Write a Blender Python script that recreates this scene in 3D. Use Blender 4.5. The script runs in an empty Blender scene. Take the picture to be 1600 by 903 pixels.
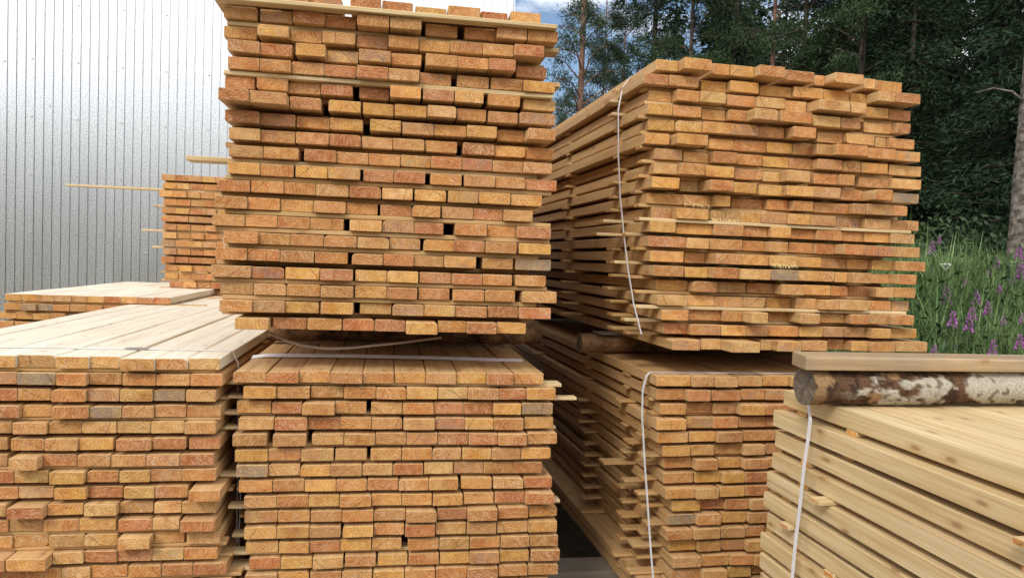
import bpy, math, random
import numpy as np
from mathutils import Vector, Matrix
R = math.radians
random.seed(7)
rng = np.random.default_rng(7)

# ------------------------------------------------------------------ camera, sky, sun, exposure
scene = bpy.context.scene
W, H, F = 1600.0, 903.0, 1155.0
PITCH, ROLL, EYE = R(2.23), R(2.1), 1.6
cam_d = bpy.data.cameras.new("camera")
cam_d.sensor_width = 36.0
cam_d.lens = 36.0 * F / W
cam_d.clip_start, cam_d.clip_end = 0.02, 2000.0
cam = bpy.data.objects.new("camera", cam_d)
scene.collection.objects.link(cam)
scene.camera = cam
CM = Matrix.Translation((0, 0, EYE)) @ Matrix.Rotation(R(90) - PITCH, 4, 'X') @ Matrix.Rotation(ROLL, 4, 'Z')
cam.matrix_world = CM
scene.view_settings.view_transform = 'Standard'
scene.view_settings.look = 'None'
scene.view_settings.gamma = 1.0
scene.cycles.diffuse_bounces = 6
scene.cycles.max_bounces = 10
scene.view_settings.exposure = 0.0
SUN_EL, SUN_AZ = R(42), R(208)          # azimuth clockwise from +Y: behind the camera, to the left

world = bpy.data.worlds.new("World")
scene.world = world
world.use_nodes = True
nt = world.node_tree
nt.nodes.clear()
def wn(t, **k):
    n = nt.nodes.new(t)
    for a, b in k.items(): setattr(n, a, b)
    return n
wout, wbg = wn('ShaderNodeOutputWorld'), wn('ShaderNodeBackground')
sky = wn('ShaderNodeTexSky', sky_type='NISHITA', sun_disc=False, sun_elevation=SUN_EL, sun_rotation=SUN_AZ,
         air_density=1.0, dust_density=0.6, ozone_density=1.2)
tc = wn('ShaderNodeTexCoord')
mp = wn('ShaderNodeMapping'); mp.inputs['Scale'].default_value = (1.0, 1.0, 2.6); mp.inputs['Location'].default_value = (0.37, 0.2, 0.1)
nz = wn('ShaderNodeTexNoise'); nz.inputs['Scale'].default_value = 2.4; nz.inputs['Detail'].default_value = 8; nz.inputs['Roughness'].default_value = .58
rp = wn('ShaderNodeValToRGB'); rp.color_ramp.elements[0].position = .44; rp.color_ramp.elements[1].position = .58
mx = wn('ShaderNodeMix', data_type='RGBA')
mx.inputs[7].default_value = (19.0, 19.0, 19.2, 1)
L = nt.links.new
L(tc.outputs['Generated'], mp.inputs[0]); L(mp.outputs[0], nz.inputs['Vector']); 
sx_ = wn('ShaderNodeSeparateXYZ'); L(tc.outputs['Generated'], sx_.inputs[0])
back = wn('ShaderNodeMapRange'); back.inputs[1].default_value, back.inputs[2].default_value = .35, -.35; back.inputs[3].default_value, back.inputs[4].default_value = -.08, .17
L(sx_.outputs[1], back.inputs[0])
ad = wn('ShaderNodeMath', operation='ADD'); L(nz.outputs[0], ad.inputs[0]); L(back.outputs[0], ad.inputs[1]); L(ad.outputs[0], rp.inputs[0])
L(rp.outputs[0], mx.inputs[0]); skb = wn('ShaderNodeVectorMath', operation='SCALE'); skb.inputs[3].default_value = 1.35; L(sky.outputs[0], skb.inputs[0]); L(skb.outputs[0], mx.inputs[6]); L(mx.outputs[2], wbg.inputs[0]); L(wbg.outputs[0], wout.inputs[0])
wbg.inputs[1].default_value = 0.10

sun_d = bpy.data.lights.new("sun", 'SUN')
sun_d.energy, sun_d.angle, sun_d.color = 1.7, R(13), (1.0, .93, .80)
sun = bpy.data.objects.new("sun", sun_d)
scene.collection.objects.link(sun)
sd = Vector((math.sin(SUN_AZ) * math.cos(SUN_EL), math.cos(SUN_AZ) * math.cos(SUN_EL), math.sin(SUN_EL)))
sun.rotation_euler = sd.to_track_quat('Z', 'Y').to_euler()
sun.location = (0, -4, 8)

# ------------------------------------------------------------------ helpers
def ray(px, py):
    d = CM.to_3x3() @ Vector(((px - W / 2) / F, -(py - H / 2) / F, -1.0))
    return d
EYEV = Vector((0, 0, EYE))
def at_depth(px, py, Y):
    d = ray(px, py); return EYEV + d * (Y / d.y)
def on_plane(px, py, p, n):
    d = ray(px, py); return EYEV + d * ((p - EYEV).dot(n) / d.dot(n))
CI = CM.inverted()
def project(p):
    q = CI @ p
    if q.z > -1e-4: return (1e5, 1e5)
    return (W / 2 - F * q.x / q.z, H / 2 + F * q.y / q.z)

def link(o): scene.collection.objects.link(o); return o
def tag(o, label=None, cat=None, group=None, kind=None):
    if label: o['label'] = label
    if cat: o['category'] = cat
    if group: o['group'] = group
    if kind: o['kind'] = kind
    return o
def empty(name, loc, rz, label, cat, group=None):
    o = link(bpy.data.objects.new(name, None)); o.location = loc; o.rotation_euler = (0, 0, rz); o.empty_display_size = .1
    return tag(o, label, cat, group)

class MB:
    """collects polygons with uv, material index and two per-point colours; build() links one mesh object"""
    def __init__(s): s.v, s.f, s.uv, s.mi, s.tone, s.rnd = [], [], [], [], [], []
    def add(s, vs, fs, uvs, mis, tone=(.5, .3, .15, 1), rnd=(.5, .5, .5, 0)):
        b = len(s.v); s.v += vs; s.tone += [tone] * len(vs); s.rnd += [rnd] * len(vs)
        for f, u, m in zip(fs, uvs, mis):
            s.f.append([b + i for i in f]); s.uv += u; s.mi.append(m)
    def build(s, name, mats, parent=None, loc=None, smooth=False):
        me = bpy.data.meshes.new(name)
        if loc is not None:
            lx, ly, lz = loc; vs = [(a - lx, b - ly, c - lz) for a, b, c in s.v]
        else: vs = s.v
        me.from_pydata(vs, [], s.f)
        uvl = me.uv_layers.new(name='UVMap'); uvl.data.foreach_set('uv', np.array(s.uv, dtype=np.float32).ravel())
        me.polygons.foreach_set('material_index', s.mi)
        for nm, dat in (('tone', s.tone), ('rnd', s.rnd)):
            a = me.color_attributes.new(nm, 'FLOAT_COLOR', 'POINT'); a.data.foreach_set('color', np.array(dat, dtype=np.float32).ravel())
        for m in (mats if isinstance(mats, (list, tuple)) else [mats]): me.materials.append(m)
        if smooth: me.polygons.foreach_set('use_smooth', [True] * len(s.f))
        me.update()
        o = link(bpy.data.objects.new(name, me))
        if loc is not None: o.location = loc
        if parent: o.parent = parent
        return o

def board_geo(mb, x0, x1, y0, y1, z0, z1, tone, rnd, wane=None, yaw=0.0, skew=0.0, warp=.002, cross=False, sm_=1):
    """a sawn board along y (or along x with cross=True); end faces use material 0, long faces material 1"""
    w, t = x1 - x0, z1 - z0
    c = [random.uniform(.0012, .003) for _ in range(4)]
    if wane is not None: c[wane[0]] = wane[1]
    prof = []
    def corner(cx, cy, sx, sy, r):
        n = 1 if r < .004 else 3
        for k in range(n + 1):
            a = k / n * math.pi / 2
            if n == 1: prof.append((cx + sx * (0 if k == 0 else -r), cy + sy * (-r if k == 0 else 0)))
            else: prof.append((cx + sx * (-r + r * math.cos(a)), cy + sy * (-r + r * math.sin(a)) * .8 - (0 if k == n else 0)))
    # counter clockwise seen from the front (-y): start lower right
    pr = []
    for (cx, cy, sx, sy, r, rev) in ((w, 0, 1, -1, c[0], True), (w, t, 1, 1, c[1], False), (0, t, -1, 1, c[2], True), (0, 0, -1, -1, c[3], False)):
        prof = []; corner(cx, cy, sx, sy, r)
        if rev: prof.reverse()
        pr += prof
    n = len(pr)
    ys = [0.0, .0016] + [(y1 - y0) * k for k in (.25, .5, .75)] + [y1 - y0]
    vs = []
    off = [(0, 0), (0, 0)] + [(random.gauss(0, warp), random.gauss(0, warp * .4)) for _ in range(3)] + [(0, 0)]
    for k, y in enumerate(ys):
        for (px_, pz_) in pr:
            ins = .0012 if k == 0 else 0
            qx = px_ + (ins if px_ < w / 2 else -ins); qz = pz_ + (ins if pz_ < t / 2 else -ins)
            yy = y + (skew * (px_ - w / 2) if k < 2 else 0)
            X = x0 + qx + yaw * y + off[k][0]; Z = z0 + qz + off[k][1]
            vs.append((y0 + yy, X, Z) if cross else (X, y0 + yy, Z))
    fs, uvs, mis = [], [], []
    fe = list(range(n)); ue = [(px_ - w / 2, pz_ - t / 2) for (px_, pz_) in pr]
    fb = [len(vs) - n + i for i in range(n)]
    if not cross:
        fs.append(fe); uvs.append(ue); fs.append(fb[::-1]); uvs.append(ue[::-1])
    else:
        fs.append(fe[::-1]); uvs.append(ue[::-1]); fs.append(fb); uvs.append(ue)
    mis += [0, 0]
    per = [0.0]
    for i in range(n):
        a, b = pr[i], pr[(i + 1) % n]; per.append(per[-1] + math.hypot(a[0] - b[0], a[1] - b[1]))
    for k in range(len(ys) - 1):
        for i in range(n):
            j = (i + 1) % n
            q = [k * n + i, (k + 1) * n + i, (k + 1) * n + j, k * n + j]
            u = [(per[i], ys[k]), (per[i], ys[k + 1]), (per[i + 1], ys[k + 1]), (per[i + 1], ys[k])]
            if cross: q.reverse(); u.reverse()
            q.reverse(); u.reverse()
            fs.append(q[::-1] if False else q); uvs.append(u); mis.append(1 if k == 0 else sm_)
    mb.add(vs, fs, uvs, mis, tone, rnd)

def ribbon(mb, pts, wdir, w, th=.0012):
    """flat strap along a polyline; wdir is its width direction"""
    pts = [Vector(p) for p in pts]; wd = Vector(wdir).normalized()
    vs = []
    for i, p in enumerate(pts):
        a = pts[max(i - 1, 0)]; b = pts[min(i + 1, len(pts) - 1)]
        t = (b - a).normalized(); nrm = t.cross(wd).normalized()
        ww = wd
        for sx, sn in ((-1, -1), (1, -1), (1, 1), (-1, 1)):
            vs.append(tuple(p + ww * (sx * w / 2) + nrm * (sn * th / 2)))
    fs, uvs = [], []
    for i in range(len(pts) - 1):
        for k in range(4):
            a, b = i * 4 + k, i * 4 + (k + 1) % 4
            fs.append([a, b, b + 4, a + 4]); uvs.append([(0, 0), (w, 0), (w, .1), (0, .1)])
    fs.append([3, 2, 1, 0]); uvs.append([(0, 0)] * 4)
    e = (len(pts) - 1) * 4; fs.append([e, e + 1, e + 2, e + 3]); uvs.append([(0, 0)] * 4)
    mb.add(vs, fs, uvs, [0] * len(fs))

def tube(mb, pts, rads, n=10, mi=0, tone=(.5, .3, .15, 1), rnd=(.5, .5, .5, 0), cap=True, rough=0.0, capmi=None):
    pts = [Vector(p) for p in pts]; vs = []; N = len(pts); acc = 0.0; Ls = []
    for i, p in enumerate(pts):
        a = pts[max(i - 1, 0)]; b = pts[min(i + 1, N - 1)]
        t = (b - a).normalized()
        up = Vector((0, 0, 1)) if abs(t.z) < .9 else Vector((1, 0, 0))
        s1 = t.cross(up).normalized(); s2 = s1.cross(t).normalized()
        if i: acc += (p - pts[i - 1]).length
        Ls.append(acc)
        for k in range(n):
            an = 2 * math.pi * k / n; r = rads[i] * (1 + random.gauss(0, rough))
            vs.append(tuple(p + s1 * (math.cos(an) * r) + s2 * (math.sin(an) * r)))
    fs, uvs, mis = [], [], []
    for i in range(N - 1):
        for k in range(n):
            j = (k + 1) % n
            fs.append([i * n + k, i * n + j, (i + 1) * n + j, (i + 1) * n + k][::-1])
            c0, c1 = k / n * .4, (k + 1) / n * .4
            uvs.append([(c0, Ls[i]), (c1, Ls[i]), (c1, Ls[i + 1]), (c0, Ls[i + 1])][::-1]); mis.append(mi)
    if cap:
        cu = [(math.cos(2 * math.pi * k / n) * rads[0], math.sin(2 * math.pi * k / n) * rads[0]) for k in range(n)]
        cm = mi if capmi is None else capmi
        fs.append(list(range(n))); uvs.append(cu); mis.append(cm)
        fs.append([(N - 1) * n + k for k in range(n)][::-1]); uvs.append(cu[::-1]); mis.append(cm)
    mb.add(vs, fs, uvs, mis, tone, rnd)

# ------------------------------------------------------------------ materials
class Mat:
    def __init__(s, name, rough=.7, spec=.3):
        s.m = bpy.data.materials.new(name); s.m.use_nodes = True; s.t = s.m.node_tree
        s.b = s.t.nodes['Principled BSDF']; s.b.inputs['Roughness'].default_value = rough
        s.b.inputs['Specular IOR Level'].default_value = spec
    def n(s, t, ins=None, **k):
        q = s.t.nodes.new(t)
        for a, b in k.items(): setattr(q, a, b)
        for a, b in (ins or {}).items():
            if isinstance(b, (int, float, tuple)): q.inputs[a].default_value = b
            else: s.t.links.new(b, q.inputs[a])
        return q
    def math(s, op, a, b=0.0, c=0.0, clamp=False):
        return s.n('ShaderNodeMath', {0: a, 1: b, 2: c}, operation=op, use_clamp=clamp).outputs[0]
    def vec(s, op, a, b=(0, 0, 0)):
        q = s.n('ShaderNodeVectorMath', {0: a, 1: b}, operation=op); return q.outputs[1] if op in ('LENGTH', 'DISTANCE') else q.outputs[0]
    def mix(s, f, a, b, mode='MIX'):
        return s.n('ShaderNodeMix', {0: f, 6: a, 7: b}, data_type='RGBA', blend_type=mode).outputs[2]
    def noise(s, v, scale, detail=3, rough=.55):
        return s.n('ShaderNodeTexNoise', {'Vector': v, 'Scale': scale, 'Detail': detail, 'Roughness': rough}).outputs[0]
    def ramp(s, f, p0, p1):
        return s.n('ShaderNodeMapRange', {0: f, 1: p0, 2: p1, 3: 0.0, 4: 1.0}).outputs[0]
    def set(s, c=None, bump=None, strength=.3, dist=.002, rough=None):
        if c is not None: s.t.links.new(c, s.b.inputs['Base Color'])
        if rough is not None: s.t.links.new(rough, s.b.inputs['Roughness'])
        if bump is not None:
            bn = s.n('ShaderNodeBump', {'Height': bump, 'Strength': strength, 'Distance': dist}); s.t.links.new(bn.outputs[0], s.b.inputs['Normal'])
        return s.m
def attr(M, nm): return M.n('ShaderNodeAttribute', attribute_name=nm)

def wood_end():
    M = Mat('sawn_end_grain', .75, .25)
    uv = M.n('ShaderNodeUVMap').outputs[0]; tone = attr(M, 'tone').outputs['Color']; ra = attr(M, 'rnd')
    r = ra.outputs['Vector']; sx = M.n('ShaderNodeSeparateXYZ', {0: r})
    pith = M.n('ShaderNodeCombineXYZ', {0: M.math('MULTIPLY', M.math('SUBTRACT', sx.outputs[0], .5), .17),
                                        1: M.math('MULTIPLY', M.math('SUBTRACT', sx.outputs[1], .35), -.13)}).outputs[0]
    offs = M.vec('SCALE', r); M.t.nodes[-1].inputs[3].default_value = 31.0
    p3 = M.vec('ADD', uv, offs)
    wob = M.noise(p3, 22, 3)
    d = M.vec('LENGTH', M.vec('SUBTRACT', uv, pith))
    d2 = M.math('ADD', d, M.math('MULTIPLY', wob, .010))
    rings = M.math('POWER', M.math('MULTIPLY_ADD', M.math('SINE', M.math('MULTIPLY', d2, 2 * math.pi / .0105)), .5, .5), 3.0)
    mot = M.noise(p3, 38, 4, .65)
    # saw strokes: stretched noise turned by a per-board angle
    ang = M.math('MULTIPLY', M.math('SUBTRACT', sx.outputs[2], .5), 2.6)
    rot = M.n('ShaderNodeVectorRotate', {'Vector': p3, 'Angle': ang}, rotation_type='Z_AXIS').outputs[0]
    st = M.noise(M.vec('MULTIPLY', rot, (60, 330, 1)), 1.0, 3, .6)
    st2 = M.noise(M.vec('MULTIPLY', rot, (260, 420, 1)), 1.0, 2, .6)
    fib = M.math('MULTIPLY', M.ramp(st2, .53, .70), M.ramp(M.noise(p3, 14, 2), .42, .6))
    fib = M.math('MULTIPLY', fib, M.math('MULTIPLY_ADD', sx.outputs[2], .9, .1))
    heart = M.ramp(M.math('ADD', d2, M.math('MULTIPLY', mot, .02)), .035, .062)
    tone = M.mix(heart, M.mix(1.0, tone, (1.0, .88, .80, 1), 'MULTIPLY'), M.mix(1.0, tone, (1.12, 1.16, 1.14, 1), 'MULTIPLY'))
    c = M.mix(M.math('MULTIPLY', rings, .42), tone, M.mix(1.0, tone, (.66, .46, .32, 1), 'MULTIPLY'))
    blot = M.noise(p3, 20, 5, .7)
    c = M.mix(M.ramp(blot, .36, .64), M.mix(1.0, c, (.96, .80, .64, 1), 'MULTIPLY'), M.mix(1.0, c, (1.08, 1.11, 1.12, 1), 'MULTIPLY'))
    c = M.mix(M.ramp(mot, .35, .68), M.mix(1.0, c, (.84, .77, .70, 1), 'MULTIPLY'), M.mix(1.0, c, (1.14, 1.14, 1.12, 1), 'MULTIPLY'))
    c = M.mix(M.math('MULTIPLY', M.ramp(st, .46, .66), .38), c, (.78, .56, .33, 1))
    c = M.mix(M.math('MULTIPLY', fib, .95), c, (.90, .72, .50, 1))
    c = M.mix(M.math('MULTIPLY', M.ramp(M.noise(p3, 150, 2), .6, .72), .55), c, M.mix(1.0, c, (.45, .34, .26, 1), 'MULTIPLY'))
    ms = M.math('MULTIPLY', ra.outputs['Alpha'], M.ramp(M.noise(p3, 30, 5, .7), .40, .60))
    c = M.mix(ms, c, (.23, .19, .165, 1))
    rc = M.n('ShaderNodeSeparateXYZ', {0: M.n('ShaderNodeVectorRotate', {'Vector': M.vec('SUBTRACT', uv, pith), 'Angle': M.math('MULTIPLY', sx.outputs[0], 6.0)}, rotation_type='Z_AXIS').outputs[0]})
    ck = M.math('MULTIPLY', M.ramp(M.math('ABSOLUTE', M.math('ADD', rc.outputs[0], M.math('MULTIPLY_ADD', M.noise(p3, 45, 3), .012, -.006))), .0016, .0004), M.ramp(sx.outputs[1], .45, .55))
    c = M.mix(M.math('MULTIPLY', ck, .75), c, (.09, .045, .02, 1))
    h = M.math('ADD', M.math('MULTIPLY', st, .8), M.math('ADD', M.math('MULTIPLY', st2, .7), M.math('MULTIPLY', rings, .25)))
    return M.set(c, h, .55, .0016)
def wood_side(name, base, keep, wear=0.0, con=1.0):
    M = Mat(name, .62, .35)
    uv = M.n('ShaderNodeUVMap').outputs[0]; tone = attr(M, 'tone').outputs['Color']; r = attr(M, 'rnd').outputs['Vector']
    offs = M.vec('SCALE', r); M.t.nodes[-1].inputs[3].default_value = 17.0
    p = M.vec('ADD', uv, offs)
    g = M.noise(M.vec('MULTIPLY', p, (150, 3.0, 1)), 1, 4, .6)
    g2 = M.noise(M.vec('MULTIPLY', M.vec('ADD', p, M.vec('MULTIPLY', p, (0, 0, 0))), (38, 1.4, 1)), 1, 3, .6)
    kn = M.n('ShaderNodeTexVoronoi', {'Vector': M.vec('MULTIPLY', p, (9.0, 3.2, 1)), 'Scale': 1.0}, voronoi_dimensions='2D').outputs[0]
    kd = M.math('ADD', kn, M.math('MULTIPLY', M.noise(p, 60, 2), .03))
    c = M.mix(keep, base, tone)
    c = M.mix(M.math('MULTIPLY', M.ramp(M.noise(M.vec('MULTIPLY', p, (9, 2.2, 1)), 1, 4, .6), .52, .75), .55 * con), c, M.mix(1.0, c, (.86, .68, .50, 1), 'MULTIPLY'))
    c = M.mix(M.ramp(g2, .3, .75), M.mix(1.0, c, (1 - .20 * con, 1 - .27 * con, 1 - .38 * con, 1), 'MULTIPLY'), M.mix(1.0, c, (1.12, 1.12, 1.1, 1), 'MULTIPLY'))
    c = M.mix(M.math('MULTIPLY', M.ramp(g, .42, .7), .5 * con), c, M.mix(1.0, c, (.72, .56, .40, 1), 'MULTIPLY'))
    c = M.mix(M.math('MULTIPLY', M.ramp(kd, .15, .05), .35 * con), c, M.mix(1.0, c, (.62, .42, .25, 1), 'MULTIPLY'))
    c = M.mix(M.math('MULTIPLY', M.ramp(kd, .075, .045), .6 * con), c, (.28, .15, .07, 1))
    if wear:
        c = M.mix(M.math('MULTIPLY', M.ramp(M.noise(p, 9, 5, .65), .35, .65), wear), c, (.22, .19, .16, 1))
    return M.set(c, M.math('ADD', g, M.math('MULTIPLY', M.noise(p, 300, 2), .4)), .35, .0012)
M_END = wood_end()
M_SIDE = wood_side('pine_board_face', (.64, .45, .245, 1), .2)
M_PALE = wood_side('fresh_pine_face', (.70, .585, .37, 1), .08, 0.0, 1.12)
M_BATTEN = wood_side('spacer_batten_wood', (.60, .44, .24, 1), .35)
M_GLARE = wood_side('sky_glare_pine_face', (.80, .76, .66, 1), .0, 0.0, .6)  # pine whitened for top rows: glare from the sky put into the colour
M_OLD = wood_side('weathered_timber', (.44, .33, .20, 1), .05, .45)
M_GREY = wood_side('grey_old_timber', (.22, .20, .175, 1), .05, .7)

def plain(name, col, rough=.6, metal=0.0, spec=.4, nscale=30, var=.2, bump=.2, bd=.002):
    M = Mat(name, rough, spec); M.b.inputs['Metallic'].default_value = metal
    co = M.n('ShaderNodeTexCoord').outputs['Object']
    nn = M.noise(co, nscale, 5, .6)
    d = tuple(x * (1 - var) for x in col[:3]) + (1,); l = tuple(min(1, x * (1 + var)) for x in col[:3]) + (1,)
    return M.set(M.mix(M.ramp(nn, .3, .7), d, l), nn, bump, bd)
M_STRAP = plain('white_plastic_strap', (.74, .74, .78), .35, var=.06, bump=.05)
M_STRAPD = plain('dull_plastic_strap', (.50, .45, .40), .4, var=.1, bump=.05)
M_CLIP = plain('crimped_steel_seal', (.45, .45, .44), .35, 1.0)

def bark(name, dark, light, white=None, sc=1.0, bands=True):
    M = Mat(name, .85, .2); co = M.n('ShaderNodeTexCoord').outputs['Object']
    n1 = M.noise(co, 9 * sc, 6, .65); n2 = M.noise(M.vec('ADD', co, (5, 3, 1)), 5.5 * sc, 4, .55); n3 = M.noise(co, 60 * sc, 4, .6)
    c = M.mix(M.ramp(n1, .4, .62), dark, light)
    c = M.mix(M.ramp(n3, .5, .75), c, M.mix(1.0, c, (.45, .4, .38, 1), 'MULTIPLY'))
    if white:
        m = M.ramp(n2, .50, .53)
        m2 = M.math('MULTIPLY', m, M.ramp(M.noise(co, 70, 3, .6), .68, .58))
        c = M.mix(m2, c, white)
        return M.set(c, M.math('ADD', M.math('MULTIPLY', m, .9), n3), .8, .006)
    return M.set(c, M.math('ADD', n1, n3), .8, .012)
M_BIRCH = bark('peeling_birch_bark', (.06, .026, .015, 1), (.22, .105, .05, 1), (.55, .51, .44, 1))
M_LOGBARK = bark('dark_log_bark', (.06, .035, .02, 1), (.34, .20, .105, 1))
M_LOGBROWN = bark('brown_debarked_log', (.16, .085, .045, 1), (.42, .26, .14, 1))
M_LOGCUT = plain('weathered_log_end', (.20, .145, .095), .85, nscale=45, var=.45, bump=.5)
M_TRUNKG = bark('grey_tree_bark', (.075, .062, .052, 1), (.27, .235, .20, 1), sc=1.5)
M_TRUNKP = bark('reddish_pine_bark', (.16, .09, .065, 1), (.34, .20, .15, 1), sc=.5)
M_TRUNKS = bark('dark_spruce_bark', (.045, .035, .028, 1), (.11, .085, .07, 1), sc=.5)

def foliage(name, a, b):
    M = Mat(name, .6, .25); t = attr(M, 'tone'); f = M.n('ShaderNodeSeparateColor', {0: t.outputs['Color']}).outputs[0]
    return M.set(M.mix(f, a, b))
M_SPRUCE = foliage('spruce_needles', (.010, .023, .012, 1), (.034, .068, .026, 1))
M_PINE = foliage('pine_needles', (.024, .044, .030, 1), (.065, .105, .045, 1))
M_BUSH = foliage('leafy_green', (.018, .038, .016, 1), (.058, .098, .034, 1))
M_GRASS = foliage('meadow_grass', (.07, .14, .045, 1), (.24, .33, .13, 1))
M_STEM = foliage('plant_stem', (.08, .12, .04, 1), (.17, .18, .08, 1))
M_MAGENTA = plain('magenta_petals', (.42, .15, .42), .6, nscale=80, var=.35)
M_DULLPINK = plain('faded_petals', (.26, .15, .24), .7, nscale=80, var=.3)
M_UMBEL = plain('off_white_florets', (.62, .62, .55), .7, nscale=80)

def ground_mat():
    M = Mat('yard_and_meadow_soil', .95, .1); co = M.n('ShaderNodeTexCoord').outputs['Object']
    z = M.n('ShaderNodeSeparateXYZ', {0: co}).outputs[2]
    n = M.noise(co, 4, 8, .7); n2 = M.noise(co, 60, 4, .7)
    yard = M.mix(M.ramp(n, .35, .65), (.19, .16, .12, 1), (.34, .29, .22, 1))
    yard = M.mix(M.ramp(n2, .45, .7), yard, M.mix(1.0, yard, (.7, .7, .7, 1), 'MULTIPLY'))
    green = M.mix(M.ramp(n, .35, .65), (.03, .05, .018, 1), (.05, .08, .03, 1))
    return M.set(M.mix(M.ramp(z, .05, .3), yard, green), M.math('ADD', n, n2), .7, .03)
M_GROUND = ground_mat()
def steel():
    M = Mat('galvanised_steel', .34, .5); M.b.inputs['Metallic'].default_value = 1.0
    co = M.n('ShaderNodeTexCoord').outputs['Object']
    n1 = M.noise(co, 55, 3, .6); n2 = M.noise(M.vec('MULTIPLY', co, (3, 3, .5)), 1, 3, .5)
    c = M.mix(M.ramp(n1, .38, .62), (.60, .62, .655, 1), (.86, .87, .88, 1))
    return M.set(c, rough=M.math('MULTIPLY_ADD', n2, .10, .27))
M_STEEL = steel()
M_SCREW = plain('screw_head_metal', (.55, .55, .56), .45, 1.0)

# ------------------------------------------------------------------ ground, one sheet
def sm(t): t = min(max(t, 0), 1); return t * t * (3 - 2 * t)
def gz(x, y):
    z = 0.0
    a = sm((x - 1.9) / 1.2) * sm((y - 4.3) / 4.2)
    b = sm((x - .3) / 1.5) * sm((y - 8.0) / 5.0)
    z = 1.1 * max(a, b) + .035 * math.sin(x * 1.9 + y) * math.sin(y * 1.3) * max(a, b)
    if y < -10: z += 9.0 * sm((-10 - y) / 22.0)  # unseen rise behind the camera, added to darken low reflections in the steel
    return z
def axis(lo, hi, fine_lo, fine_hi, step):
    a = list(np.arange(fine_lo, fine_hi + 1e-6, step)); d = step; v = fine_hi
    while v < hi: d *= 1.35; v += d; a.append(min(v, hi))
    d = step; v = fine_lo
    while v > lo: d *= 1.35; v -= d; a.insert(0, max(v, lo))
    return a
gx = axis(-600, 600, -6, 14, .4); gy = axis(-300, 900, -3, 16, .4)
g = MB(); vs = [(x, y, gz(x, y)) for y in gy for x in gx]; nx = len(gx)
fs = [[j * nx + i, j * nx + i + 1, (j + 1) * nx + i + 1, (j + 1) * nx + i] for j in range(len(gy) - 1) for i in range(nx - 1)]
g.add(vs, fs, [[(0, 0)] * 4] * len(fs), [0] * len(fs))
tag(g.build('ground', M_GROUND, smooth=True), kind='structure')

# ------------------------------------------------------------------ steel shed
TH = R(11)
def steel_shed():
    a0 = at_depth(8, 380, 8.9); ax = Vector((math.cos(TH), math.sin(TH), 0)); wy = Vector((-math.sin(TH), math.cos(TH), 0))
    # right hand corner sits where pixel column 805 meets the wall plane
    c = on_plane(803, 10, a0, wy); Lr = (c - a0).dot(ax); Ll = 6.0
    org = Vector((a0.x, a0.y, 0))
    root = empty('steel_shed', org, TH, 'tall shed clad in vertical ribbed galvanised steel sheet, behind the stacks', 'building')
    Hh, D = 6.4, 14.0
    def cladding(x0, x1, flip=False):
        m = MB(); p = .1; n = int((x1 - x0) / p); prof = []
        for i in range(n):
            b = x1 - (n - i) * p
            prof += [(b, 0), (b + .041, 0), (b + .043, -.0025), (b + .047, -.0025), (b + .049, 0), (b + .0865, 0), (b + .087, .034), (b + .098, .034)]
        prof.append((x1, 0)); vs = []
        zs = [0.15, Hh]
        for z in zs:
            for (x, y) in prof: vs.append((x, y, z))
        k = len(prof); fs = [[i, i + 1, k + i + 1, k + i] for i in range(k - 1)]
        m.add(vs, fs, [[(0, 0)] * 4] * len(fs), [0] * len(fs)); return m
    w = cladding(-Ll, Lr).build('wall_cladding', M_STEEL, root)
    # side wall, rear wall: plain box bodies behind the cladding, then plinth and roof
    def box(x0, x1, y0, y1, z0, z1, name, mat):
        m = MB(); v = [(x, y, z) for z in (z0, z1) for y in (y0, y1) for x in (x0, x1)]
        f = [[0, 2, 3, 1], [4, 5, 7, 6], [0, 1, 5, 4], [2, 6, 7, 3], [0, 4, 6, 2], [1, 3, 7, 5]]
        m.add(v, f, [[(0, 0)] * 4] * 6, [0] * 6); return m.build(name, mat, root)
    box(-Ll + .02, Lr - .02, .03, D, .15, Hh - .02, 'wall', M_STEEL)
    box(-Ll, Lr, .01, D, 0, .147, 'plinth', plain('shed_concrete', (.3, .29, .27), .9))
    box(-Ll - .3, Lr + .3, -.35, D + .3, Hh, Hh + .12, 'roof', plain('shed_roof_sheet', (.32, .33, .34), .5, .6))
    cv = MB()
    v = [(Lr + .002, -.006, .15), (Lr + .014, -.006, .15), (Lr + .014, .12, .15), (Lr + .002, .12, .15)]
    v += [(a, b, Hh) for a, b, _ in v]
    cv.add(v, [[0, 1, 5, 4], [1, 2, 6, 5], [2, 3, 7, 6], [3, 0, 4, 7], [3, 2, 1, 0], [4, 5, 6, 7]], [[(0, 0)] * 4] * 6, [0] * 6)
    cv.build('corner_flashing', M_STEEL, root)
    # screws read off the photograph: one row per sheet girt
    inv = Matrix.Rotation(-TH, 3, 'Z')
    spots = [(52, 92), (131, 99), (194, 106), (268, 113), (77, 165), (51, 182), (131, 188), (192, 193), (267, 199), (325, 203),
             (51, 273), (130, 277), (192, 281), (50, 363), (128, 366), (190, 371), (131, 10), (195, 16), (270, 25), (327, 118),
             (231, 396), (14, 96), (14, 272)]
    for i, (px, py) in enumerate(spots):
        p = on_plane(px, py, a0, wy); lp = inv @ (p - org); m = MB()
        tube(m, [(0, .002, 0), (0, -.006, 0), (0, -.007, 0)], [.013, .011, .006], 8)
        o = m.build('screw', M_SCREW, root); xx = round((lp.x - Lr) / .1) * .1 + Lr - .05 + .012; o.location = (xx, -.002, lp.z)
steel_shed()

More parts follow.
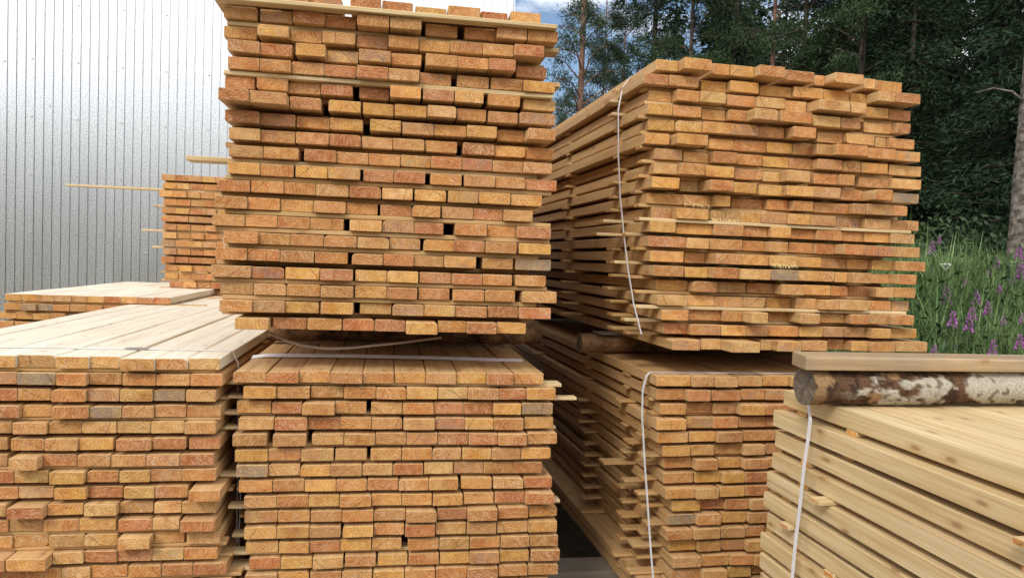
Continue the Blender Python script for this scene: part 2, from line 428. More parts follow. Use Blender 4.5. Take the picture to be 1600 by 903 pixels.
# ------------------------------------------------------------------ timber stacks
def lin(c): return tuple(((x / 255 + .055) / 1.055) ** 2.4 if x > 10 else x / 3295 for x in c)
PAL = {'o': (197, 143, 84), 'r': (185, 124, 78), 'y': (210, 165, 92), 'p': (212, 174, 116), 'g': (176, 152, 116), 'k': (194, 150, 98)}
PAL = {k: tuple(x * f for x, f in zip(lin(v), (.76, .70, .66))) for k, v in PAL.items()}
def pick(mixs):
    k = random.choices(list(mixs), list(mixs.values()))[0]; c = PAL[k]; j = random.uniform(.86, 1.13)
    tone = tuple(min(.9, v * j * random.uniform(.95, 1.05)) for v in c) + (1,)
    st = 0.0
    if k == 'g': st = random.uniform(.4, .85)
    elif random.random() < .08: st = random.uniform(.15, .5)
    return tone, (random.random(), random.random(), random.random(), st), k

COUNT = {}
def split_build(items, root, limit=100):
    """items: (score, key, builder, origin, label). The best `limit` become parts, the rest one mass."""
    items.sort(key=lambda a: -a[0]); rest = MB()
    for n, it in enumerate(items):
        if n < limit and it[0] > 0:
            m = MB(); it[2](m); o = m.build('board', it[5], root, loc=it[3])
            if it[4]: o['label'] = it[4]
            if it[6]: it[6](o)
        else: it[2](rest)
    if rest.v:
        o = rest.build('board', items[0][5], root); o['kind'] = 'stuff'

def fuzz(o, w, t):
    """torn fibres hanging from the lower edge of a board end"""
    m = MB()
    for k in range(70):
        x = random.uniform(0, w); z = random.uniform(0, t * .25) if k % 3 else random.uniform(0, t)
        ln = random.uniform(.004, .013) if k % 3 else random.uniform(.002, .006)
        a = Vector((x, -.001, z)); b = a + Vector((random.uniform(-.005, .005), -random.uniform(.002, .008), -ln)); s = random.uniform(.0006, .0016)
        m.add([tuple(a + Vector((-s, 0, 0))), tuple(a + Vector((s, 0, 0))), tuple(a + Vector((0, .001, s))), tuple(b)],
              [[0, 1, 3], [1, 2, 3], [2, 0, 3]], [[(0, 0)] * 3] * 3, [0] * 3, (.85, .68, .36, 1))
    q = m.build('torn_fibres', plain('torn_wood_fibre', (.80, .62, .30), .8, var=.1, bump=0), o)
    return q

def stack(label, theta, px0, py_top, depth, py_bot, rows, W_=1.04, thick=.035, L_=3.0, mixs=None, base_z=.36, group='strapped stacks of sawn boards',
          cols=(.05, .75, 1.45, 2.2, 2.9), side=M_SIDE, top=None, sd_=.010, prot=None, fill_right=True, fill_left=False,
          end_off=None, lat=None, fuzzy=(), sticker_side=(0, .025), score_bias=None, stick_over=None, px_shift=0.0, extra_w=None, uL=0.0, visible_sides=False, uneven=0):
    """rows: list of lists of (x0, x1) board edges in photo pixels, top row first; py_top / py_bot: upper edges of first and last row at px0"""
    n = len(rows); X = Vector((math.cos(theta), math.sin(theta), 0)); Y = Vector((-math.sin(theta), math.cos(theta), 0))
    P = at_depth(px0, py_top, depth); zt = P.z; zb = on_plane(px0, py_bot, P, Y).z
    pitch = (zt - zb) / (n - 1); org = Vector((P.x, P.y, 0)); base = Vector((P.x, P.y, base_z))
    root = empty('timber_stack', base, theta, label, 'timber stack', group)
    gap = pitch - thick
    extra = max(0, int((zb - thick - base_z) / pitch + .5))
    if extra: base_z2 = zb - thick - extra * pitch
    else: base_z2 = zb - thick
    prot = prot or {}; mixs = mixs or {'o': 4, 'r': 2, 'y': 3, 'p': 1.5, 'g': .4, 'k': 2}
    items = []; nrows = n + extra
    for i in range(nrows):
        z1 = zt - i * pitch; z0 = z1 - thick
        segs = []
        if i < n:
            zc = (z0 + z1) / 2
            for k, (a, b) in enumerate(rows[i]):
                pr = prot.get((i, k), None)
                if pr is None:
                    pr = random.gauss(0, sd_ * (2.2 if uneven and i < uneven else 1))
                    if random.random() < .12: pr += random.uniform(.006, .02)
                e = []
                for px in (a, b):
                    py = project(P + X * .5)[1]
                    pp = P - Y * pr
                    for _ in range(4):
                        q = on_plane(px, py, pp, Y); tq = Vector((q.x, q.y, zc)); py = project(tq)[1]
                    e.append((q - P).dot(X))
                segs.append([e[0], e[1], pr])
        bw = .1
        if fill_right or i >= n or not segs:
            if not segs: segs.append([uL + random.gauss(0, .006), 0, random.gauss(0, sd_)]); segs[-1][1] = segs[-1][0] + bw
            while segs[-1][1] < uL + W_ - .06:
                s = segs[-1][1] + (random.uniform(.001, .004) if random.random() < .8 else random.uniform(.01, .02))
                segs.append([s, s + bw * random.uniform(.97, 1.02), random.gauss(0, sd_)])
        if fill_left:
            while segs[0][0] > uL + .05:
                s = segs[0][0] - random.uniform(.001, .006); segs.insert(0, [s - bw, s, random.gauss(0, sd_)])
        for k in range(len(segs) - 1):
            if segs[k][1] > segs[k + 1][0] - .001:
                m_ = (segs[k][1] + segs[k + 1][0]) / 2; segs[k][1] = m_ - .0006; segs[k + 1][0] = m_ + .0006
        for k, (u0, u1, pr) in enumerate(segs):
            if u1 - u0 < .02: continue
            tone, rnd, kk = pick(mixs)
            dz = random.uniform(0, .0015); tj = random.uniform(-.0015, .0010)
            wane = (random.choice([1, 2]), random.uniform(.006, .016)) if random.random() < .26 else None
            if random.random() < .05: wane = (random.choice([0, 3]), random.uniform(.006, .014))
            eo = (end_off[i] if end_off and i < len(end_off) else 0) + random.gauss(0, .015)
            lt = (lat[i] if lat and i < len(lat) else 0)
            yw, sk = random.gauss(0, .0006), random.gauss(0, .03)
            def mk(m, u0=u0, u1=u1, pr=pr, z0=z0, z1=z1, tone=tone, rnd=rnd, wane=wane, dz=dz, tj=tj, eo=eo, lt=lt, yw=yw, sk=sk, i=i):
                board_geo(m, u0 + lt, u1 + lt, -pr, L_ + eo, z0 - base_z + dz, z1 - base_z + dz + tj, tone, rnd, wane, yw, sk, sm_=2 if i == 0 and top else 1)
            c0 = project(P + X * u0 - Y * pr + Vector((0, 0, z1 - zt))); c1 = project(P + X * u1 - Y * pr + Vector((0, 0, z0 - zt)))
            vx = max(0, min(W, c1[0]) - max(0, c0[0])); vy = max(0, min(H, c1[1]) - max(0, c0[1]))
            sc = (1 if i < n else .003) * (4 if i == 0 else 1) * vx * vy * (1 + .0012 * abs((c0[1] + c1[1]) / 2 - 400)) * (1 + 2 * max(pr, 0))
            if score_bias: sc = score_bias(i, k, sc, (c0, c1))
            lab = 'board end stained blue-grey' if rnd[3] > .55 else None
            fz = (lambda o, w=u1 - u0, t=thick: fuzz(o, w, t)) if (i, k) in fuzzy else None
            if fz: lab = 'pale board end with torn hanging fibres'
            
            items.append((sc, k, mk, (u0 + lt, -pr, z0 - base_z), lab, [M_END, side, top or side], fz))
    split_build(items, root)
    # spacer battens in every gap; those near the front or reaching out stay separate parts, the deep ones are one mass
    deep = MB()
    so = stick_over or {}
    for i in range(nrows):
        z1 = zt - thick - i * pitch
        for j, cy in enumerate(cols):
            if i == nrows - 1 and not extra: pass
            if i == nrows - 1: continue
            y = cy + (random.choice([-.045, -.042, -.04, -.035, -.03, -.01, .03] if uneven else [-.035, -.02, 0, .02, .04]) if j == 0 else random.gauss(0, .025)); y = max(y, .012 if not (uneven and i < uneven) else .05 + .05 * random.random())
            e0 = uL - max(0, random.gauss(sticker_side[0], sticker_side[1])) + .01; e1 = uL + W_ + max(-.03, random.gauss(.0, .03))
            if (i, j) in so: d = so[(i, j)]; e0 = d[0] if d[0] is not None else e0; e1 = d[1] if d[1] is not None else e1; y = d[2] if len(d) > 2 else y
            tone, rnd, kk = pick({'p': 3, 'y': 2, 'k': 1})
            def mk(m):
                board_geo(m, y, y + random.choice([.045, .05, .07]), e0, e1, z1 - gap - base_z + .0018, z1 - base_z - .0004, tone, rnd, None, 0, 0, .0005, cross=True)
            lt = 0
            if j <= 1 or visible_sides and j <= 2:
                m = MB(); mk(m); m.build('spacer_batten', [M_END, M_PALE if (i, j) in so else M_BATTEN], root, loc=(e0, y, z1 - gap - base_z))
            else: mk(deep)
    o = deep.build('spacer_batten', [M_END, M_BATTEN], root); o['kind'] = 'stuff'
    info = dict(root=root, P=P, X=X, Y=Y, zt=zt, zb=zb - thick, org=org, base_z=base_z, pitch=pitch)
    print(label, 'top', round(zt, 3), 'bottom of listed rows', round(zb - thick, 3), 'pitch', round(pitch, 4), 'P', [round(v, 2) for v in P])
    return info

def conv(zrows, x0, s): return [[(x0 + a / s, x0 + b / s) for a, b in r] for r in zrows]
def seq(*xs): return [(xs[i], xs[i + 1]) for i in range(0, len(xs), 2)]
S = 2.807
UC = [seq(-5,58,60,145,150,282,285,425,430,575,610,745,750,885,895,1030,1040,1180,1182,1300,1315,1445),
 seq(55,200,215,355,358,498,500,635,640,780,785,922,942,1080,1112,1248,1252,1385,1390,1520),
 seq(55,200,202,342,345,485,487,632,637,775,778,910,912,1047,1050,1190,1192,1327,1330,1460),
 seq(72,212,214,355,370,503,505,645,648,787,790,922,942,1082,1083,1218,1220,1335,1340,1470),
 seq(72,212,214,350,352,495,497,635,638,775,777,913,915,1052,1080,1218,1228,1365,1370,1510),
 seq(60,190,200,335,340,480,482,620,650,780,785,920,930,1065,1070,1195,1215,1355,1368,1510),
 seq(30,165,167,330,345,480,515,655,665,800,805,945,950,1075,1080,1205,1215,1345,1355,1510),
 seq(60,210,213,368,375,520,522,665,697,832,837,977,980,1118,1122,1253,1255,1380,1382,1510),
 seq(77,215,217,368,372,515,517,655,660,795,797,935,940,1078,1105,1243,1245,1378,1380,1500),
 seq(77,227,230,382,408,548,550,690,692,828,830,963,965,1098,1100,1232,1235,1367,1370,1495),
 seq(72,213,215,360,370,510,512,652,667,800,802,938,962,1098,1110,1245,1248,1378,1380,1515),
 seq(25,170,175,318,320,458,460,603,607,745,750,884,892,1030,1040,1172,1175,1312,1315,1450),
 seq(15,158,160,300,303,448,450,590,592,730,742,880,883,1005,1012,1148,1150,1280,1283,1410),
 seq(5,145,148,288,290,432,435,580,607,748,750,890,892,1018,1070,1210,1212,1338,1342,1490),
 seq(55,205,207,345,347,492,495,638,642,780,782,917,932,1065,1067,1200,1205,1340,1350,1490),
 seq(18,155,157,300,303,450,455,597,617,752,755,888,890,1020,1023,1162,1190,1323,1335,1490),
 seq(0,175,177,318,325,475,478,620,632,770,772,908,915,1052,1055,1190,1193,1320,1335,1468),
 seq(40,185,187,330,333,477,480,622,630,770,772,903,910,1045,1060,1197,1202,1332,1365,1515),
 seq(35,180,182,322,323,472,480,622,652,790,795,932,935,1068,1070,1208,1213,1348,1352,1490),
 seq(103,250,270,418,422,572,578,715,718,850,855,993,995,1118,1122,1252,1255,1380)]
UC = conv(UC, 330, S)
for r in (0,): UC[r] = UC[r]
TH9 = R(9.5)
uc = stack('tallest upper stack of orange-brown boards, in the middle, with dark gaps between its board ends', TH9, 352, -20, 2.30, 495, UC, thick=.0365,
           mixs={'o': 6, 'r': 3.4, 'y': 2.4, 'p': .8, 'g': .1, 'k': 3}, base_z=1.33, W_=1.02, sd_=.008,
           prot={(0, 8): .02, (6, 0): .07, (6, 1): .06, (5, 0): -.01, (2, 4): -.02, (19, 5): .07, (19, 0): .03, (3, 6): .03, (3, 7): .03, (5, 6): .02, (4, 7): 0.0,
                 (7, 9): .04, (6, 8): .0, (1, 4): .03, (1, 5): .03},
           stick_over={(0, 0): (-.02, 1.035, -.045), (1, 0): (0, 1.06, .03), (9, 0): (-.11, 1.0, .02), (4, 0): (0, 1.04, .0)}, fill_right=False, uneven=9)
S2 = 2.488
LC = [seq(35,163,165,290,291,412,413,538,540,660,663,783,785,903,904,1020,1022,1126,1128,1242),
 seq(75,202,203,332,338,465,467,590,592,708,710,830,832,948,950,1069,1070,1175,1178,1290),
 seq(50,183,187,302,303,430,432,553,572,692,695,815,817,928,930,1045,1047,1155,1158,1278),
 seq(57,193,197,324,325,449,450,573,575,693,698,820,822,935,937,1048,1050,1164,1168,1280),
 seq(33,165,190,318,342,465,467,588,590,708,710,830,833,950,952,1065,1066,1178,1180,1295),
 seq(42,170,172,298,300,425,433,555,570,690,692,808,810,922,927,1040,1042,1153,1155,1270),
 seq(47,170,172,295,297,412,413,535,537,655,657,773,777,890,893,1008,1010,1120,1122,1235),
 seq(57,187,190,312,314,435,437,555,558,677,680,795,797,910,923,1040,1047,1163,1165,1275),
 seq(78,203,205,328,329,448,450,572,573,690,692,808,813,928,932,1048,1052,1170,1172,1283),
 seq(80,207,210,333,337,458,460,580,583,705,708,827,830,945,947,1063,1067,1183,1185,1295),
 seq(78,203,205,330,333,453,462,580,583,700,705,820,823,940,945,1058,1062,1182,1184,1295),
 seq(85,210,213,330,332,450,452,572,575,690,715,835,838,953,956,1073,1077,1187,1190,1298),
 seq(98,220,222,342,345,462,470,590,598,713,718,835,840,953,955,1070,1072,1185,1195,1305),
 seq(80,205,208,330,335,455,458,575,580,700,703,820,823,945,947,1065,1068,1180,1184,1298)]
LC = conv(LC, 350, S2)
lc = stack('lower middle stack of mixed orange and yellow boards, under the tallest stack', TH9, 368, 579, 2.31, 898, LC, thick=.0372, base_z=.36, W_=1.01,
           mixs={'o': 4, 'r': 2.4, 'y': 3.5, 'p': 1.6, 'g': .35, 'k': 3}, sd_=.007, top=M_SIDE,
           stick_over={(0, 0): (-.02, 1.06, .03), (1, 0): (-.03, 1.12, .05), (3, 0): (-.04, 1.05, .05), (2, 0): (-.06, .98, .04), (6, 0): (-.05, 1.0, .04),
                       (7, 0): (0, 1.04, .06), (8, 0): (-.02, 1.07, .03), (10, 0): (-.01, 1.06, .05), (11, 0): (-.06, 1.0, .03), (12, 0): (-.05, 1.0, .03)}, fill_right=False, visible_sides=True)
LF = [seq(-60,63,65,215,216,345,347,465,467,600,603,728,730,855),
 seq(-60,63,65,215,217,340,342,472,475,605,608,737,740,865),
 seq(-70,65,68,198,200,335,337,464,467,592,595,718,722,838),
 seq(-50,80,82,200,202,343,345,470,475,598,600,722,725,858),
 seq(-90,45,48,183,187,315,318,452,455,585,588,715,717,838),
 seq(-90,30,42,172,173,303,305,440,452,587,590,722,735,855),
 seq(-100,28,33,155,157,297,300,430,433,565,568,697,700,830),
 seq(-80,52,55,188,190,325,337,460,465,583,585,707,708,838),
 seq(-60,70,72,208,210,338,340,477,480,600,602,730,733,855),
 seq(-105,22,25,175,178,322,325,458,460,595,600,705,707,840),
 seq(-100,32,35,165,167,305,307,450,460,590,592,697,700,835),
 seq(-90,50,52,188,190,325,327,455,457,590,592,715,725,855),
 seq(-120,15,20,190,192,325,326,455,457,590,592,713,715,845),
 seq(-40,95,97,235,237,350,355,495,498,625,627,748,750,880)]
LF = conv(LF, 0, S2)
lf = stack('left foreground stack of tan boards with sky glare coloured into its pale top boards', TH9, 345, 560, 2.27, 880, LF, thick=.0362, base_z=.36, W_=1.03, uL=-1.02,
           mixs={'o': 4, 'r': 2, 'y': 2.5, 'p': 2.5, 'g': .15, 'k': 3}, sd_=.007, top=M_GLARE, fill_left=True, fill_right=False,
           prot={(6, 1): .04, (8, 6): .05, (11, 4): .03, (12, 0): .05, (12, 1): .05, (9, 1): .03}, L_=3.2, visible_sides=True)
S3 = 2.5
UR = [seq(515,610,613,733,735,800,805,905,908,1018,1020,1133,1135,1180,1205,1325,1328,1370,1372,1475),
 seq(465,562,567,680,690,793,797,915,918,1045,1048,1165,1167,1268,1270,1357,1358,1450,1452,1548),
 seq(485,583,585,685,688,787,790,905,906,1017,1018,1100,1150,1273,1274,1337,1338,1420,1422,1508),
 seq(480,578,580,690,692,787,790,880,882,990,1000,1125,1127,1235,1237,1312,1325,1443,1445,1508),
 seq(485,585,588,693,697,805,808,912,915,1013,1050,1140,1142,1247,1250,1368,1370,1418,1420,1523),
 seq(470,565,595,717,720,815,817,942,945,1045,1048,1128,1130,1208,1215,1340,1342,1450,1453,1545),
 seq(510,615,618,728,732,830,832,927,930,1030,1032,1132,1135,1242,1243,1312,1315,1418,1422,1550),
 seq(505,605,607,703,705,820,823,927,928,1010,1013,1115,1130,1225,1227,1290,1305,1428,1430,1548),
 seq(497,605,607,700,702,815,817,907,915,1015,1017,1130,1132,1235,1237,1343,1345,1438,1440,1540),
 seq(480,618,620,735,738,803,808,938,940,1038,1040,1128,1130,1273,1275,1335,1336,1440,1442,1495),
 seq(497,583,585,718,730,838,840,925,927,1025,1027,1115,1117,1215,1220,1320,1322,1430,1432,1540),
 seq(490,590,592,735,738,853,855,955,957,1040,1042,1135,1137,1240,1242,1325,1327,1425,1427,1525),
 seq(485,630,632,720,722,850,852,945,947,1028,1030,1130,1133,1229,1230,1325,1327,1440,1442,1543),
 seq(490,620,623,725,728,848,850,955,957,1065,1067,1160,1162,1255,1257,1350,1352,1445,1447,1563),
 seq(505,620,625,725,728,838,840,960,962,1070,1072,1208,1212,1270,1272,1355,1357,1440,1442,1530),
 seq(515,647,648,755,757,863,868,988,990,1090,1092,1195,1197,1263,1265,1355,1357,1440,1442,1525),
 seq(520,635,637,740,742,853,855,940,942,1048,1050,1145,1147,1230,1233,1345,1347,1430,1432,1502),
 seq(535,640,642,768,770,868,870,950,953,1050,1052,1153,1155,1262,1264,1345,1347,1430,1432,1520),
 seq(540,640,642,765,767,865,867,950,952,1070,1072,1165,1168,1245,1247,1343,1345,1430,1432,1530),
 seq(578,685,688,785,790,920,922,975,977,1080,1085,1180,1182,1260,1262,1345,1347,1450,1452,1572)]
UR = conv(UR, 820, S3)
THR = R(11.5)
ur = stack('upper right stack of golden boards seen corner-on against the dark forest', THR, 1010, 91, 2.62, 528, UR, thick=.0378, base_z=1.28, W_=1.03,
           mixs={'o': 4, 'r': .9, 'y': 4.5, 'p': 2, 'g': .2, 'k': 1.6}, sd_=.022, fill_right=False,
           prot={(0, 0): 0.0, (0, 1): .05, (0, 5): .02, (0, 7): .05, (2, 6): .06, (2, 7): .05, (3, 5): .05, (19, 2): .09, (19, 0): .04, (1, 9): .05, (1, 8): .05,
                 (4, 5): .05, (5, 1): .04, (5, 7): .05, (10, 1): .01, (9, 2): .01},
           fuzzy={(9, 1), (10, 2), (13, 4), (17, 6)}, cols=(.06, .30, 1.0, 1.9, 2.8), sticker_side=(-.012, .012),
           stick_over={(2, 1): (-.03, 1.03, .26), (10, 1): (-.06, 1.0, .22), (10, 0): (.0, 1.10, .0), (11, 1): (-.09, 1.0, .2), (13, 0): (-.05, 1.0, .1),
                       (16, 0): (0, 1.10, .0), (11, 0): (-.02, 1.0, .08), (1, 1): (-.035, 1.0, .27), (17, 0): (-.02, 1.02, .05)}, visible_sides=True)
S4 = 2.134
LR = [seq(440,555,556,634,635,712,713,793,795,880),
 seq(440,537,538,620,625,720,722,803,805,880),
 seq(455,537,538,625,627,712,715,803,805,880),
 seq(440,540,543,625,627,712,715,803,805,880),
 seq(442,545,548,637,640,728,730,835),
 seq(460,552,553,632,633,722,723,803,805,860),
 seq(462,562,565,645,647,725,727,812),
 seq(462,562,567,655,657,735,737,812),
 seq(470,568,570,648,650,733,735,812),
 seq(492,585,587,665,667,748,750,820),
 seq(478,570,573,655,657,740,742,810),
 seq(472,562,565,652,655,735,737,800),
 seq(480,572,575,655,657,735,737,800),
 seq(495,590,593,683,685,765,766,840),
 seq(485,588,590,675,678,755,757,840)]
LR = conv(LR, 820, S4)
lr = stack('lower right stack of yellow-brown boards, shaded, beneath the golden corner-on stack', THR, 1022, 587, 2.62, 893, LR, thick=.0378, base_z=.36, W_=1.03,
           mixs={'o': 4, 'r': 1.2, 'y': 4, 'p': 1.2, 'g': .3, 'k': 2}, sd_=.012, cols=(.07, .28, .80, 1.7, 2.7), sticker_side=(-.005, .03), visible_sides=True)
S5 = 2.82
def regular(x0, x1, n, jit=3):
    w = (x1 - x0) / n
    return lambda: [(x0 + i * w + random.uniform(-jit, jit) * .3 + .2, x0 + (i + 1) * w - .3) for i in range(n)]
FS = [(lambda s: [(252 + s + i * 21.3 + random.uniform(-.6, .4), 252 + s + (i + 1) * 21.3 - .3) for i in range(11)])(sh) for sh in
      (0, 2, -3, 3, 1, 0, 3, 3, 1, 3, 0, 6, 5, 13, 10)]
fsk = stack('small distant stack standing against the steel wall with long spacer sticks reaching left', TH9, 252, 272, 5.35, 452, FS, base_z=.36, W_=1.05,
            thick=.043, mixs={'o': 5, 'r': 2, 'y': 3, 'p': 1, 'g': .1, 'k': 3}, fill_right=False, L_=2.2, sticker_side=(0, .02),
            stick_over={(1, 0): (-.64, 1.0, .02), (6, 0): (-.13, 1.0, .02), (8, 0): (-.06, 1.0, .02), (3, 0): (-.06, 1.0, .03)})
SS = [(lambda s: [(s + i * 25.8 + random.uniform(-1, .6), s + (i + 1) * 25.8 - .4) for i in range(10)])(sh) for sh in (8, 6, 0, -4)]
ss = stack('low pale-topped stack at the far left, behind the left foreground stack', TH9, 8, 459, 4.15, 502, SS, base_z=.36, W_=1.04,
           thick=.038, mixs={'o': 3, 'r': 1, 'y': 4, 'p': 2, 'g': .8, 'k': 2}, top=M_GLARE, fill_right=False, L_=1.95, side=M_SIDE)
# the front right stack runs past the camera: its far end is at pixel 1225
Pf = at_depth(1225, 609, 2.22); thf = R(10.5)
Xf = Vector((math.cos(thf), math.sin(thf), 0)); Yf = Vector((-math.sin(thf), math.cos(thf), 0))
def front_stack():
    Lf = 3.0; base_z = .36; org = Pf - Yf * Lf; org.z = 0
    root = empty('timber_stack', (org.x, org.y, base_z), thf, 'front right stack of pale yellow boards seen along its side, birch log on top', 'timber stack', 'strapped stacks of sawn boards')
    pitch, th = .0625, .048; zt = Pf.z; i = 0; rest = MB(); rb = MB()
    lat = [0, -.022, -.018, -.034, -.034, -.036, -.034, -.042, -.046, -.04, -.04, -.04, -.04, -.04]
    z = zt
    while z - th > base_z - .02:
        u = lat[i % 14] + random.uniform(-.004, .004)
        for k in range(10):
            tone, rnd, kk = pick({'y': 3, 'p': 4, 'k': 1}); w = .102 * random.uniform(.97, 1.02)
            e1 = Lf + random.gauss(0, .008) + abs(lat[i % 14]) * .3
            m = MB() if (i == 0 or k == 0) else rest
            board_geo(m, u, u + w, random.gauss(0, .01), e1, z - th - base_z, z - base_z + random.uniform(-.001, .0005), tone, rnd, None, random.gauss(0, .0004), 0, .0015)
            if m is not rest:
                o = m.build('board', [M_END, M_PALE], root, loc=(u, 0, z - th - base_z))
            u += w + random.uniform(.0012, .004)
        if z - pitch - th > base_z - .02:
            for j, cy in enumerate((2.86, 2.66, 2.05, 1.3, .5)):
                y = cy + random.uniform(-.05, .05); e0 = lat[i % 14] + random.choice([.012, .012, .02, .004, .0, -.02, -.035])
                tone, rnd, kk = pick({'p': 3, 'y': 2})
                m = MB() if j < 3 else rb
                board_geo(m, y, y + .045, e0, 1.04, z - pitch - base_z + .0008, z - th - base_z - .0008, tone, rnd, None, 0, 0, .0004, cross=True)
                if m is not rb: m.build('spacer_batten', [M_END, M_PALE], root, loc=(e0, y, z - pitch - base_z))
        z -= pitch; i += 1
    rest.build('board', [M_END, M_PALE], root)['kind'] = 'stuff'
    rb.build('spacer_batten', [M_END, M_PALE], root)['kind'] = 'stuff'
    # strap: over the top and down the side
    inv = Matrix.Rotation(-thf, 3, 'Z')
    pts = []
    for px, py in ((1274, 632), (1266, 655), (1262, 690), (1256, 730), (1250, 790), (1243, 845), (1238, 900), (1232, 960)):
        q = on_plane(px, py, Pf - Xf * (.062 if py > 640 else .01), Xf); q = inv @ (q - org); q.z -= base_z; pts.append(q)
    y0 = pts[0].y + .05; e = pts[-1]
    m = MB(); ribbon(m, [(1.05, y0, zt - base_z + .003), (.5, y0, zt - base_z + .002), (.03, y0, zt - base_z + .002), (-.002, y0, zt - base_z - .003)] + pts[1:] + [Vector((-.02, e.y, .02))], (0, 1, 0), .014)
    m.build('strap', M_STRAP, root); print('fstrap', [tuple(round(v,3) for v in p) for p in pts])
    return root
fr_root = front_stack()

# ------------------------------------------------------------------ straps on the other stacks (local coordinates of each stack)
def strap(st, pts, wdir=(0, 1, 0), w=.013, mat=M_STRAP, name='strap'):
    m = MB(); ribbon(m, pts, wdir, w); return m.build(name, mat, st['root'])
def loc(st, px, py, plane, off):
    """photo pixel -> the stack's own coordinates on its front ('f'), left side ('s') or top ('t') plane, off metres proud of it"""
    inv = Matrix.Rotation(-math.atan2(st['X'].y, st['X'].x), 3, 'Z')
    if plane == 's': q = on_plane(px, py, st['P'] - st['X'] * off, st['X'])
    elif plane == 'f': q = on_plane(px, py, st['P'] - st['Y'] * off, st['Y'])
    else: q = on_plane(px, py, st['P'] + Vector((0, 0, off)), Vector((0, 0, 1)))
    q = inv @ (q - st['org']); q.z = min(q.z, st['zt'] + .003) - st['base_z']; return q
top = lc['zt'] - .36
strap(lc, [(-.03, .30, top - .9), (-.032, .30, top - .4), (-.030, .30, top - .05), (-.002, .30, top + .003), (.05, .30, top + .010), (.35, .29, top + .013), (.65, .30, top + .009), (.97, .30, top + .003),
           (1.03, .30, top - .05), (1.035, .30, top - .5), (1.03, .3, top - .9)], w=.026, wdir=(0, 1, .30))
top = lf['zt'] - .36
strap(lf, [(-1.05, .17, top - .8), (-1.04, .17, top - .03), (-1.01, .17, top + .003), (-.5, .17, top + .004), (.0, .17, top + .003), (.02, .17, top - .04), (.03, .17, top - .8)], w=.011)
m = MB(); ribbon(m, [(-.33, .17, top + .006), (-.26, .17, top + .006)], (0, 1, 0), .018, .004); m.build('strap_seal', M_CLIP, lf['root'])
pts = [loc(ur, x, y, 's', o) for x, y, o in ((986, 106, -.045), (973, 136, -.0), (966, 172, .035), (966, 240, .03), (969, 310, .02), (974, 360, .015), (981, 420, .012), (990, 475, .01), (1002, 522, .008))]
y0 = pts[0].y; top = ur['zt'] - 1.28
strap(ur, [(1.0, y0, top + .003), (.5, y0, top + .003), (.055, y0, top + .003)] + pts, w=.011)
pts = [loc(lr, x, y, 's', o) for x, y, o in ((1010, 587, .004), (1004, 610, .02), (1003, 650, .03), (1007, 720, .035), (1012, 790, .04), (1016, 850, .045), (1020, 900, .05), (1023, 950, .05))]
y0 = pts[0].y; top = lr['zt'] - .36
strap(lr, [(1.0, y0, top + .003), (.5, y0, top + .003), (.01, y0, top + .003)] + pts, w=.014)
# slack strap hanging under the tall middle stack, and thin strap on its left edge
d_ = [loc(uc, x, y, 'f', -.12) for x, y in ((420, 519), (432, 525), (450, 533), (475, 540), (500, 543.5), (520, 544.5), (545, 543.5), (580, 540), (620, 536), (660, 531), (690, 527))]
d_.insert(0, Vector((d_[0].x - .01, .12, d_[0].z + .03)))
strap(uc, d_, (0, 1, .25), w=.018, mat=M_STRAPD)
e_ = [loc(uc, x, y, 'f', -.04) for x, y in ((347, 262), (346, 300), (343, 335), (347, 365), (353, 396))]
m = MB(); tube(m, e_, [.0012] * len(e_), 6); m.build('strap', M_STRAP, uc['root'])
lo = [loc(lc, x, y, 'f', -.15) for x, y in ((372, 620), (373, 700), (376, 780), (373, 840), (375, 898))]
m = MB(); tube(m, lo, [.0016] * len(lo), 6); m.build('strap', M_STRAP, lc['root'])

